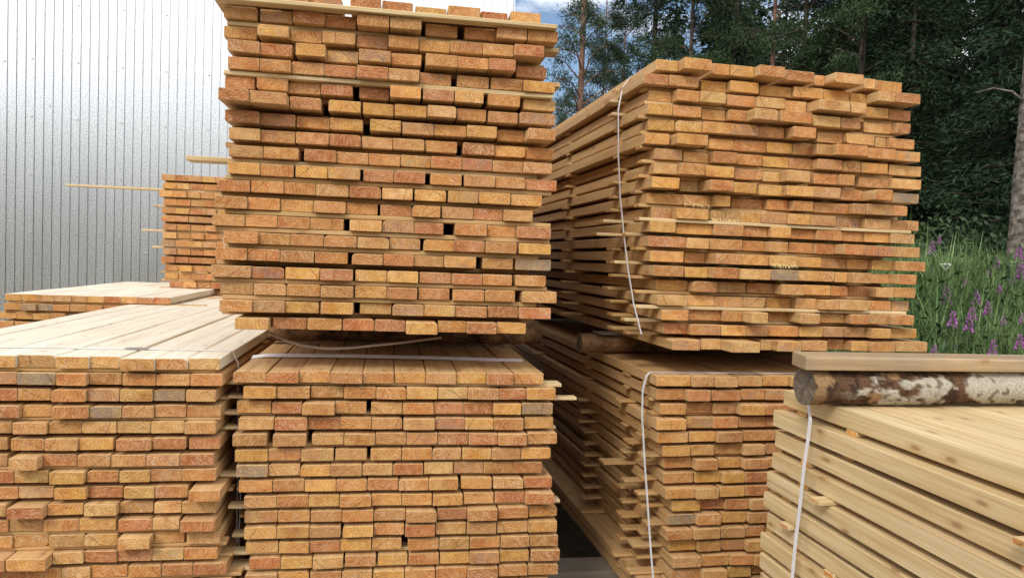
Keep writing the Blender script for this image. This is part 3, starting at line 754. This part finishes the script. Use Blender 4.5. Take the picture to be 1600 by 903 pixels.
# ------------------------------------------------------------------ logs and planks between the stacks
def log(name, label, p0, direction, length, r, mat, group, bend=.006, taper=.93):
    n = 15; d = Vector(direction).normalized(); pts, rr = [], []
    for k in range(n):
        t = k / (n - 1); pts.append(Vector((0, 0, 0)) + d * (length * t) + Vector((0, 0, bend * math.sin(t * 3.1)))); rr.append(r * (1 + (taper - 1) * t) * random.uniform(.97, 1.03))
    m = MB(); tube(m, pts, rr, 22, rough=.018, capmi=1)
    o = m.build(name, [mat, M_LOGCUT], smooth=False); o.location = p0
    for p in o.data.polygons: p.use_smooth = len(p.vertices) == 4
    return tag(o, label, 'log', group)
GL = 'round logs bearing the stacks'
rl = .050
ax = Vector((math.cos(thf + .01), math.sin(thf + .01), 0))
p0 = at_depth(1256, 604, 1.97); p0.z = Pf.z + rl + .003
from mathutils import noise as mno
def birch_log(label, p0, d, length, r):
    NR, NS = 240, 60; vs, tones = [], []; d = Vector(d).normalized(); sx = Vector((0, 0, 1)); sy = d.cross(sx).normalized()
    for i in range(NR):
        t = i / (NR - 1) * length
        for k in range(NS):
            a = 2 * math.pi * k / NS; cx, cy = math.cos(a), math.sin(a); q = Vector((t, cx * r, cy * r))
            big = mno.noise(q * 6 + Vector((3, 1, 7))) * .0035 + mno.noise(q * 19) * .0018 + mno.noise(q * 70) * .0009
            n1 = mno.fractal(Vector((t * 5.2, cx * .45, cy * .45)) + Vector((1.7, 4, 2)), .7, 2.1, 5)
            n2 = mno.fractal(Vector((t * 9, cx * .6, cy * .6)) + Vector((9, 2, 5)), .8, 2.2, 5)
            n3 = mno.fractal(Vector((t * 22, cx * 1.4, cy * 1.4)) + Vector((2, 8, 1)), .8, 2.2, 4)
            w = min(1, max(0, (n1 - .06 + .05 * n3) * 9)) * (1 if .12 < t < 1.2 else max(0, 1 - abs(t - .12) * 12) * .3)
            mid = min(1, max(0, (n2 - .12) * 10)) * (1 - w)
            rr = r * (1 - .04 * t) + big + .0042 * w + .0020 * mid
            base = (.060, .034, .022) if n3 < 0 else (.125, .068, .040)
            tan = (.32, .20, .10); white = (.46, .43, .37) if mno.noise(q * 45) < .28 else (.20, .16, .13)
            c = [base[j] * (1 - mid) + tan[j] * mid for j in range(3)]; c = [c[j] * (1 - w) + white[j] * w for j in range(3)]
            vs.append(tuple(d * t + sx * (cx * rr) + sy * (cy * rr) + Vector((0, 0, .004 * math.sin(t * 2.4))))); tones.append((*c, 1))
    fs = [[i * NS + k, (i + 1) * NS + k, (i + 1) * NS + (k + 1) % NS, i * NS + (k + 1) % NS] for i in range(NR - 1) for k in range(NS)]
    m = MB(); m.add(vs, fs, [[(0, 0)] * 4] * len(fs), [0] * len(fs)); m.tone = tones
    nb = len(vs)
    for e, ring in ((0, 0), (1, NR - 1)):
        # sawn end: a few inner rings so the cut is slightly uneven
        prev = [ring * NS + k for k in range(NS)]; c = d * (ring / (NR - 1) * length)
        for f_ in (.75, .5, .25):
            cur = []
            for k in range(NS):
                v = Vector(vs[ring * NS + k]); cur.append(len(m.v)); m.v.append(tuple(c + (v - c) * f_ + d * random.uniform(-.0012, .0012))); m.tone.append((.3, .2, .1, 1)); m.rnd.append((.5, .5, .5, 0))
            for k in range(NS):
                j = (k + 1) % NS; q = [prev[k], prev[j], cur[j], cur[k]]; m.f.append(q if e == 0 else q[::-1]); m.uv += [(0, 0)] * 4; m.mi.append(1)
            prev = cur
        m.f.append(prev if e == 0 else prev[::-1]); m.uv += [(0, 0)] * NS; m.mi.append(1)
    o = m.build('support_log', [M_BARKV, M_CUTLOG]); o.location = p0; o.rotation_euler = (0, 0, 0)
    for p in o.data.polygons: p.use_smooth = p.material_index == 0
    return tag(o, label, 'log', GL)
def barkv():
    M = Mat('peeling_birch_bark', .85, .2); co = M.n('ShaderNodeTexCoord').outputs['Object']; t = attr(M, 'tone').outputs['Color']
    n = M.noise(co, 160, 4, .65); n2 = M.noise(M.vec('MULTIPLY', co, (300, 60, 60)), 1, 3, .6)
    c = M.mix(M.ramp(n, .35, .7), M.mix(1.0, t, (.68, .66, .62, 1), 'MULTIPLY'), M.mix(1.0, t, (1.2, 1.2, 1.2, 1), 'MULTIPLY'))
    return M.set(c, M.math('ADD', n, n2), .7, .003)
M_BARKV = barkv()
def cutlog():
    M = Mat('weathered_log_cut', .9, .15); co = M.n('ShaderNodeTexCoord').outputs['Object']
    yz = M.n('ShaderNodeCombineXYZ', {0: 0.0, 1: M.n('ShaderNodeSeparateXYZ', {0: co}).outputs[1], 2: M.n('ShaderNodeSeparateXYZ', {0: co}).outputs[2]}).outputs[0]
    d = M.math('ADD', M.vec('LENGTH', yz), M.math('MULTIPLY', M.noise(co, 30, 3), .012)); rg = M.math('MULTIPLY_ADD', M.math('SINE', M.math('MULTIPLY', d, 1300.0)), .5, .5)
    n = M.noise(co, 55, 5, .7)
    c = M.mix(M.math('MULTIPLY', rg, .45), (.24, .19, .14, 1), (.12, .09, .065, 1)); c = M.mix(M.ramp(n, .42, .68), c, (.10, .085, .07, 1))
    return M.set(c, M.math('ADD', n, rg), .6, .003)
M_CUTLOG = cutlog()
birch_log('birch log with peeling white bark lying on the front right stack', p0, ax, 1.35, rl)
# bark flakes
for k in range(7):
    pass
def plank(name, label, p0, rz, Lx, wy, th, mat, tone=(.4, .3, .2, 1), skew=0.0):
    m = MB(); board_geo(m, 0, wy, 0, Lx, 0, th, tone, (random.random(), random.random(), random.random(), .3), (2, .008), 0, skew, .001, cross=True)
    o = m.build(name, [M_OLD if mat is M_OLD else M_GREY, mat]); o.location = p0; o.rotation_euler = (0, 0, rz)
    return tag(o, label, 'plank', 'old planks laid on the logs')
pp = p0 + Vector((0, 0, rl + .0005)) - Vector((-math.sin(thf), math.cos(thf), 0)) * .058 - ax * .02
plank('weathered_plank', 'grey-brown weathered plank lying on the peeling birch log', pp, thf + .01, 1.4, .11, .036, M_OLD, skew=.25)
def under(st, s, name, label, extend_l, length, r, z, mat=M_LOGBARK, r2=None):
    p = st['org'] + st['X'] * (-extend_l) + st['Y'] * s; p.z = z
    return p
zl = lr['zt']; zu = ur['zb']
print('gap right', zl, zu, 'gap centre', lc['zt'], uc['zb'])
gapR = zu - zl; rB = min(.052, (gapR - .012) / 2)
for s, lab in ((.60, 'brown log wedged between the two right-hand stacks, near its cut end'), (2.35, 'dark log under the rear of the golden corner-on stack')):
    p = lr['org'] + lr['X'] * (-.10 if s < 1 else -.03) + lr['Y'] * s; p.z = zl + rB + .004
    log('support_log', lab, p, lr['X'], 1.16, rB, M_LOGBROWN if s < 1 else M_LOGBARK, GL)
    th = max(.006, zu - (zl + 2 * rB + .006) - .001)
    q = lr['org'] + lr['X'] * (-.03) + lr['Y'] * (s - .05); q.z = zl + 2 * rB + .005
    plank('weathered_plank', 'thin grey plank on the brown log between the two right-hand stacks' if s < 1 else 'thin grey plank on the rear log under the corner-on stack', q, THR, 1.1, .1, th, M_GREY)
gapC = uc['zb'] - lc['zt']; rC = min(.055, gapC / 2 - .004)
for s, lab in ((.74, 'dark bark-covered log between the two middle stacks, behind the slack strap'), (2.4, 'dark log under the rear of the tallest middle stack')):
    p = lc['org'] + lc['X'] * (-.01) + lc['Y'] * s; p.z = lc['zt'] + gapC / 2
    log('support_log', lab, p, lc['X'], 1.12, rC * 1.02, M_LOGBARK, GL, bend=.003)

# bearer beams on the ground, running across under all lower stacks
blockm = plain('bearer_block', (.14, .13, .12), .9)
for s, lab in ((.45, 'grey square bearer beam seen low in the dark gap between the stacks'), (2.3, 'grey square bearer beam under the rear of the lower stacks')):
    a = at_depth(345, 560, 2.27); o_ = Vector((a.x, a.y, 0)) + Vector((-math.sin(TH9), math.cos(TH9), 0)) * s
    m = MB(); board_geo(m, 0, .14, -1.15, 3.5, .17, .355, (.25, .23, .2, 1), (.3, .6, .2, .5), None, 0, 0, .001, cross=True)
    b = m.build('bearer_beam', [M_GREY, M_GREY]); b.location = o_; b.rotation_euler = (0, 0, R(9.9))
    tag(b, lab, 'beam', 'bearer beams under the stacks')
    for k in range(6):
        m = MB(); board_geo(m, -.02, .16, -1.05 + k * .85, -1.05 + k * .85 + .25, 0.0, .168, (.2, .18, .16, 1), (.1 * k, .4, .2, .5), None, 0, 0, 0, cross=True)
        bb = m.build('block', [M_GREY, M_GREY], b)
for (x_, y_), lab in (((-2.55, 4.6), 'short bearer beam under the low far-left stack'), ((-2.35, 5.75), 'short bearer beam under the distant stack by the wall'), ((1.25, 1.2), 'short bearer beam under the front right stack')):
    m = MB(); board_geo(m, 0, .14, -.7, 1.4, 0, .352, (.25, .23, .2, 1), (.3, .6, .2, .5), None, 0, 0, .001, cross=True)
    b = m.build('bearer_beam', [M_GREY, M_GREY]); b.location = (x_, y_, 0); b.rotation_euler = (0, 0, TH9); tag(b, lab, 'beam', 'bearer beams under the stacks')

# ------------------------------------------------------------------ trees
def leaf_cloud(mb_np, centers, n, spread, ln, wd, droop=0.0, tone=(0, 1), out=None):
    """adds n needle sprays (thin quads) round every centre"""
    c = np.repeat(np.asarray(centers, dtype=float), n, axis=0); k = len(c)
    c = c + rng.normal(0, 1, (k, 3)) * spread
    d = rng.normal(0, 1, (k, 3))
    if out is not None: d += np.repeat(np.asarray(out), n, axis=0) * 1.3
    d[:, 2] -= droop
    d /= np.linalg.norm(d, axis=1)[:, None]
    s = np.cross(d, rng.normal(0, 1, (k, 3))); s /= np.linalg.norm(s, axis=1)[:, None]
    l_ = (ln * rng.uniform(.6, 1.3, k))[:, None]; w_ = (wd * rng.uniform(.6, 1.3, k))[:, None]
    v = np.stack([c - s * w_ * .5, c + d * l_ * .5 - s * w_, c + d * l_, c + d * l_ * .5 + s * w_], axis=1)
    t = np.repeat(rng.uniform(tone[0], tone[1], len(centers)), n) * .7 + rng.uniform(0, .3, k)
    mb_np.append((v, t))
def foliage_obj(name, chunks, mat, parent):
    v = np.concatenate([c[0] for c in chunks]).reshape(-1, 3); t = np.concatenate([c[1] for c in chunks]); n = len(t)
    me = bpy.data.meshes.new(name); me.vertices.add(n * 4); me.vertices.foreach_set('co', v.ravel().astype(np.float32))
    me.loops.add(n * 4); me.loops.foreach_set('vertex_index', np.arange(n * 4, dtype=np.int32))
    me.polygons.add(n); me.polygons.foreach_set('loop_start', np.arange(0, n * 4, 4, dtype=np.int32)); me.polygons.foreach_set('loop_total', np.full(n, 4, dtype=np.int32))
    a = me.color_attributes.new('tone', 'FLOAT_COLOR', 'POINT'); tt = np.repeat(t, 4); a.data.foreach_set('color', np.stack([tt, tt, tt, np.ones_like(tt)], 1).ravel().astype(np.float32))
    me.materials.append(mat); me.update(); me.validate()
    o = link(bpy.data.objects.new(name, me)); o.parent = parent; return o

def make_spruce(Hh, Rm, dens=1.0, kind='spruce_tree', low=.3, mat=M_SPRUCE):
    root = empty(kind, (0, 0, 0), 0, 'x', 'spruce tree')
    m = MB(); tube(m, [(0, 0, -.3), (0, 0, Hh * .5), (0, 0, Hh)], [Hh * .0075, Hh * .005, .01], 8); m.build('trunk', M_TRUNKS, root)
    ch = []; h = low; lm = MB()
    while h < Hh:
        rad = Rm * (1 - h / Hh) ** .8 * random.uniform(.8, 1.1); nb = random.randint(5, 7)
        for b in range(nb):
            an = random.uniform(0, 2 * math.pi); rl_ = rad * random.uniform(.65, 1.12); sag = random.uniform(.15, .35)
            if random.random() < .12: continue
            far = h > 8.5
            k = max(3, int(rl_ / (.22 if not far else .4) * dens)); cs, outs = [], []
            for j in range(k):
                t = (j + .6) / k; x = rl_ * t; z = h - sag * x + .12 * x * t * t
                wob = random.uniform(-.22, .22) * x * .5
                cs.append((math.cos(an) * x - math.sin(an) * wob, math.sin(an) * x + math.cos(an) * wob, z)); outs.append((math.cos(an), math.sin(an), 0))
            leaf_cloud(ch, cs, 26 if not far else 6, (.15, .15, .11), .15 if not far else .35, .015 if not far else .07, .55, (0, 1), outs)
            if not far:
                e = cs[-1]; tube(lm, [(0, 0, h), (e[0] * .5, e[1] * .5, h - sag * rl_ * .5), e], [.022, .012, .004], 4, cap=False)
        h += random.uniform(.20, .32) if h < 8.5 else .5
    lm.build('branches', M_TRUNKS, root); foliage_obj('crown', ch, mat, root)
    return root
def make_pine(Hh, bare, Rm, tuft=1.0, kind='pine_tree', mat=M_PINE, bark_=M_TRUNKP, tr=.011, nb=46, bend=0.0):
    root = empty(kind, (0, 0, 0), 0, 'x', 'pine tree')
    m = MB(); P_ = [(math.sin(t * 2) * bend, 0, Hh * t) for t in (0, .2, .4, .6, .8, 1)]; P_[0] = (0, 0, -.3)
    tube(m, P_, [Hh * tr * (1.05 - .8 * t) for t in (0, .2, .4, .6, .8, 1)], 10, rough=.03); m.build('trunk', bark_, root)
    lm = MB(); ch = []
    for b in range(nb):
        h = bare + (Hh * .95 - bare) * (b + random.random()) / nb; an = random.uniform(0, 2 * math.pi)
        rl_ = Rm * random.uniform(.5, 1.0) * (1 - .5 * max(0, (h - bare) / (Hh - bare))); up = random.uniform(-.1, .45)
        pts = [(math.cos(an) * rl_ * t, math.sin(an) * rl_ * t + random.uniform(-.05, .05), h + up * rl_ * t + math.sin(t * 3) * .18 * rl_) for t in (0, .35, .7, 1)]
        tube(lm, pts, [.028, .018, .011, .004], 5, cap=False)
        cs = []
        for q in range(int(9 * tuft)):
            t = random.uniform(.35, 1.05); s = .32 * rl_ * t
            cs.append((math.cos(an) * rl_ * t + random.gauss(0, s * .5), math.sin(an) * rl_ * t + random.gauss(0, s * .5), h + up * rl_ * t + math.sin(t * 3) * .18 * rl_ + random.gauss(.03, .1)))
        for c in cs[::2]:
            tube(lm, [pts[2], c], [.008, .003], 3, cap=False)
        leaf_cloud(ch, cs, 40, (.11, .11, .08), .14, .012, -.3)
    lm.build('branches', bark_, root); foliage_obj('crown', ch, mat, root)
    return root
def copy_tree(o, parent=None):
    c = o.copy(); scene.collection.objects.link(c); c.parent = parent
    for ch in list(o.children): copy_tree(ch, c)
    return c
sp = [make_spruce(15, 2.3), make_spruce(17, 2.6, 1.1), make_spruce(12, 1.75, 1.3)]
pn = [make_pine(13, 3.6, 1.9, .8, nb=52, tr=.009), make_pine(11, 1.2, 1.9, 1.3, nb=60, tr=.007), make_pine(12.5, .8, 2.2, 1.5, nb=76, tr=.008, mat=M_BUSH, bark_=M_TRUNKS, kind='birch_tree')]
for o in pn[2:]: o['category'] = 'birch tree'
big = make_pine(12, 6.5, 1.6, .6, nb=30, tr=.0092, bark_=M_TRUNKG)
GT = 'forest trees behind the stacks'
used = set()
def place(proto, px, Y, label, s=1.0, rz=None):
    o = proto if id(proto) not in used else copy_tree(proto); used.add(id(proto))
    x = at_depth(px, 400, Y).x; o.location = (x, Y, gz(x, Y) - .03); o.rotation_euler = (0, 0, random.uniform(0, 6.28) if rz is None else rz); o.scale = (s, s, s * random.uniform(.95, 1.08))
    o['label'] = label; o['group'] = GT
    return o
PL = [
 (pn[0], 897, 21, 'slender open-crowned pine with a pinkish trunk, nearest the tall middle stack', 1.0),
 (pn[1], 932, 24, 'bushy blue-green pine right of the slender pink-trunked pine', .8),
 (pn[1], 876, 32, 'small dim pine low behind the slender pink-trunked pine', .72),
 (sp[0], 1008, 22, 'dark drooping spruce rising above the strapped left edge of the corner-on stack', .95),
 (pn[1], 962, 27, 'dense pine filling the gap left of the drooping spruce', .85),
 (pn[2], 1065, 20, 'leafy tree above the top left corner of the golden stack', .86),
 (pn[0], 1192, 22, 'pine with a brown trunk and white sky showing around it, above the golden stack', .95),
 (pn[2], 1135, 23, 'leafy tree with bright sky gaps left of the brown pine trunk', .84),
 (sp[2], 1100, 28, 'distant spruce seen through gaps above the golden stack', 1.0),
 (pn[2], 1240, 18, 'full leafy tree right of the brown-trunked pine', .9),
 (sp[1], 1300, 20, 'tall dark spruce above the middle of the golden stack', 1.0),
 (pn[2], 1330, 16, 'mid-green leafy tree above the right part of the golden stack', .92),
 (sp[0], 1385, 17, 'dense spruce above the right end of the golden stack', .95),
 (sp[2], 1408, 15.5, 'dark spruce just right of the golden stack, left of the blue sky gap', .9),
 (sp[2], 1588, 13.5, 'near black-green spruce right of the blue sky gap', 1.0),
 (sp[1], 1650, 14.5, 'black-green spruce behind the thick grey trunk at the right edge', .95),
 (sp[0], 1500, 27, 'low distant spruce at the foot of the blue sky gap', .50),
 (sp[1], 1720, 17, 'spruce beyond the right edge of the picture', 1.0),
 (sp[2], 1475, 21, 'small shaded spruce behind the meadow edge', .55),
 (sp[0], 1590, 21, 'spruce standing deep behind the grey trunk', .9),
 (sp[1], 1210, 30, 'far spruce deep in the wood behind the brown-trunked pine', .9),
 (sp[0], 1350, 27, 'far spruce deep in the wood behind the right end of the stack', .95),
 (sp[2], 1400, 24, 'far spruce deep in the wood left of the sky gap', .95),
 (sp[1], 1528, 20, 'dark spruce filling the view between the sky gap and the grey trunk', .9),
 (sp[0], 1545, 17, 'dense spruce right of the sky gap, behind the nearer black-green ones', .95),
 (sp[0], 1130, 25, 'dark spruce behind the leafy tree left of the brown pine trunk', .8),
 (sp[1], 1040, 26, 'dark spruce behind the top left corner of the golden stack', .62),
 (sp[2], 1010, 33, 'far spruce low behind the drooping spruce', .7),
]
for pr_, px, Y_, lab, s in PL: place(pr_, px, Y_, lab, s)
o = big; x = at_depth(1586, 395, 9.6).x; o.location = (x, 9.6, gz(x, 9.6) - .02); o.rotation_euler = (0, R(1.0), 0); tag(o, 'thick grey-barked tree trunk at the right edge of the picture', 'pine tree', GT)
# dead snag twig on it
m = MB(); tube(m, [(0, 0, 2.75), (-.25, -.05, 2.9), (-.5, -.05, 2.93), (-.72, -.05, 2.86)], [.02, .013, .009, .004], 6); m.build('branches', M_TRUNKG, o)

# far-off wood closing the view between the nearer trees
ch = []; cs = []
for k in range(8500):
    Yk = random.uniform(27, 34); t = random.random(); px_ = 985 + 900 * random.random()
    x = (px_ - 800) / F * Yk; topz = 8.4 + 2.2 * math.sin(px_ * .023) + 1.5 * math.sin(px_ * .061 + 1) + (3.0 if px_ > 1260 else -1.0) - (5.0 if 1472 < px_ < 1515 else 0)
    cs.append((x, Yk, 1.0 + topz * random.random()))
leaf_cloud(ch, cs, 22, (.32, .32, .25), .38, .07, .3)
fw = foliage_obj('distant_wood', ch, M_SPRUCE, None); tag(fw, 'far-off dark wood seen between the nearer trunks', 'forest', kind='stuff')
# low dark undergrowth at the foot of the wood
ch = []
cs = []
for k in range(1500):
    Yk = random.uniform(10.5, 15); xk = random.uniform(.2, .95) * Yk; hh = random.uniform(0, 1.5) * random.uniform(.3, 1)
    cs.append((xk, Yk, gz(xk, Yk) + hh))
leaf_cloud(ch, cs, 16, (.22, .22, .14), .13, .03, 0)
u = foliage_obj('undergrowth', ch, M_BUSH, None); tag(u, 'dark bushy undergrowth along the foot of the forest', 'undergrowth', kind='stuff')

# ------------------------------------------------------------------ meadow
def grass():
    n = 60000
    Y_ = rng.uniform(3.9, 10.8, n * 2) ** 1.0; keep = rng.uniform(0, 1, n * 2) < (Y_ / 10.8) * .9 + .2; Y_ = Y_[keep][:n]; n_ = len(Y_)
    X_ = Y_ * rng.uniform(.40, .98, n_)
    ok = X_ > 1.75 + .0 * Y_; X_, Y_ = X_[ok], Y_[ok]; n_ = len(Y_)
    Z_ = np.array([gz(a, b) for a, b in zip(X_, Y_)])
    clump = np.sin(X_ * 2.3 + 1) * np.sin(Y_ * 2.9) * .15
    h = rng.uniform(.35, .85, n_) * (1 + clump); h *= np.where(rng.uniform(0, 1, n_) < .08, 1.3, 1)
    an = rng.uniform(0, 2 * np.pi, n_); lean = rng.uniform(.05, .5, n_) * h
    w = rng.uniform(.003, .009, n_) * (1 + (Y_ > 7) * .4)
    dx, dy = np.cos(an), np.sin(an); sx, sy = -dy, dx
    b = np.stack([X_, Y_, Z_ - .02], 1)
    mid = b + np.stack([dx * lean * .35, dy * lean * .35, h * .62], 1); tip = b + np.stack([dx * lean, dy * lean, h * (1 - .15 * rng.uniform(0, 1, n_))], 1)
    s = np.stack([sx * w, sy * w, 0 * w], 1)
    v = np.stack([b - s, b + s, mid + s * .8, mid - s * .8, tip], 1).reshape(-1, 3)
    q = np.arange(n_) * 5
    me = bpy.data.meshes.new('meadow_grass'); me.vertices.add(n_ * 5); me.vertices.foreach_set('co', v.ravel().astype(np.float32))
    loops = np.stack([q, q + 1, q + 2, q + 3, q + 3, q + 2, q + 4], 1).ravel().astype(np.int32)
    me.loops.add(len(loops)); me.loops.foreach_set('vertex_index', loops)
    st = np.stack([np.arange(n_) * 7, np.arange(n_) * 7 + 4], 1).ravel().astype(np.int32); tot = np.tile([4, 3], n_).astype(np.int32)
    me.polygons.add(n_ * 2); me.polygons.foreach_set('loop_start', st); me.polygons.foreach_set('loop_total', tot)
    t = np.repeat(np.clip(rng.normal(.35, .22, n_) + clump, 0, 1), 5); a = me.color_attributes.new('tone', 'FLOAT_COLOR', 'POINT')
    a.data.foreach_set('color', np.stack([t, t, t, np.ones_like(t)], 1).ravel().astype(np.float32))
    me.materials.append(M_GRASS); me.update(); me.validate()
    o = link(bpy.data.objects.new('meadow_grass', me)); tag(o, 'tall green meadow grass between the stacks and the forest', 'grass', kind='stuff')
    ch = []; cs = []
    for k in range(1500):
        Yk = random.uniform(4.2, 10.5); xk = random.uniform(.42, .95) * Yk
        if xk < 1.9: continue
        cs.append((xk, Yk, gz(xk, Yk) + random.uniform(.1, .6)))
    leaf_cloud(ch, cs, 12, (.06, .06, .12), .10, .014, .1)
    tag(foliage_obj('meadow_weeds', ch, M_BUSH, None), 'broad-leaved green weeds among the meadow grass', 'weeds', kind='stuff')
grass()
def fireweed(px, py, Y_, label, sz=1.0, mat=M_MAGENTA, umbel=False):
    sz *= .78; p = at_depth(px, py, Y_); z0 = gz(p.x, p.y); hh = max(p.z - z0, .3)
    root = empty('umbel_plant' if umbel else 'fireweed', (p.x, p.y, z0), random.uniform(0, 6), label, 'wildflower', 'tall wildflowers in the meadow')
    m = MB(); b = random.uniform(-.05, .05)
    tube(m, [(b, 0, -.02), (b * .5, 0, hh * .5), (0, 0, hh + .05)], [.005, .004, .002], 5, tone=(.5, .5, .5, 1)); m.build('stem', M_STEM, root)
    m = MB()
    def petal(c, d, s):
        d = Vector(d).normalized(); q = d.cross(Vector((random.gauss(0, 1), random.gauss(0, 1), random.gauss(0, 1)))).normalized(); c = Vector(c); up = d.cross(q) * s * .25
        m.add([tuple(c), tuple(c + d * s * .6 + q * s * .45 + up), tuple(c + d * s), tuple(c + d * s * .6 - q * s * .45 + up)], [[0, 1, 2, 3]], [[(0, 0)] * 4], [0])
    if umbel:
        for k in range(90):
            a = random.uniform(0, 6.28); r = .05 * math.sqrt(random.random()); c = (r * math.cos(a), r * math.sin(a), hh + .03 - r * r * 3)
            petal(c, (random.gauss(0, 1), random.gauss(0, 1), .6), .012)
        for k in range(14):
            a = k * .45; tube(m, [(0, 0, hh - .03), (.04 * math.cos(a), .04 * math.sin(a), hh + .02)], [.0012, .001], 3, cap=False)
    else:
        Lh = .14 * sz
        for k in range(int(62 * sz)):
            t = k / (62 * sz); z = hh - Lh * .5 + Lh * t; r = (.042 * (1 - t) + .006) * sz; a = random.uniform(0, 6.28)
            for j in range(2):
                petal((r * .5 * math.cos(a), r * .5 * math.sin(a), z), (math.cos(a) + random.gauss(0, .4), math.sin(a) + random.gauss(0, .4), random.uniform(-.4, .3)), .024 * sz * (1.15 - .6 * t))
    m.build('flower_head', mat, root)
    ch = []; n = int(hh / .05)
    cs = [(0, 0, hh * .15 + (hh * .72) * k / n) for k in range(n)]
    leaf_cloud(ch, cs, 3, (.004, .004, .01), .11, .008, -.1)
    foliage_obj('leaves', ch, M_BUSH, root)
FW = [(1456, 388, 9.0, 'pink fireweed at the top of the meadow, touching the golden stack', 1.5), (1468, 374, 9.3, 'thin fireweed tip rising highest beside the golden stack', .8),
 (1558, 413, 8.2, 'purple fireweed left of the grey trunk base', 1.2), (1545, 427, 7.8, 'smaller fireweed just below left of the one beside the grey trunk', .9),
 (1592, 394, 8.8, 'purple fireweed in front of the grey trunk foot', 1.3), (1594, 426, 7.7, 'large bright fireweed at the right edge below the grey trunk', 1.7),
 (1526, 464, 6.8, 'bright fireweed in the middle of the meadow', 1.1), (1544, 481, 6.5, 'fireweed right of and below the mid-meadow bloom', 1.1),
 (1519, 488, 6.3, 'fireweed spike directly below the mid-meadow bloom', 1.1), (1489, 498, 6.1, 'bright magenta fireweed lower left in the meadow', 1.2),
 (1514, 505, 6.0, 'low wide fireweed touching the spike above it', 1.1), (1568, 500, 6.1, 'small fireweed low between mid-meadow and right edge', .7),
 (1562, 452, 7.1, 'dim small fireweed below the grey trunk', .8), (1598, 498, 6.1, 'fireweed cut by the right edge above the plank', .9),
 (1552, 543, 5.1, 'fireweed just above the weathered plank', 1.0), (1594, 533, 5.3, 'fireweed above the plank at the right edge', 1.0),
 (1460, 545, 5.2, 'low fireweed right of the golden stack foot, above the plank', .7), (1580, 440, 7.5, 'faint fireweed left of the large bright one', .7),
 (1508, 440, 7.4, 'faint fireweed right of the white umbel flower', .6)]
for a in FW: fireweed(*a)
fireweed(1479, 461, 6.9, 'faded dull purple flower spike under the white umbel', 1.5, M_DULLPINK)
fireweed(1478, 418, 6.6, 'white flat-topped umbel flower on a tall stalk', 1.0, M_UMBEL, True)
print('objects', len(bpy.data.objects))
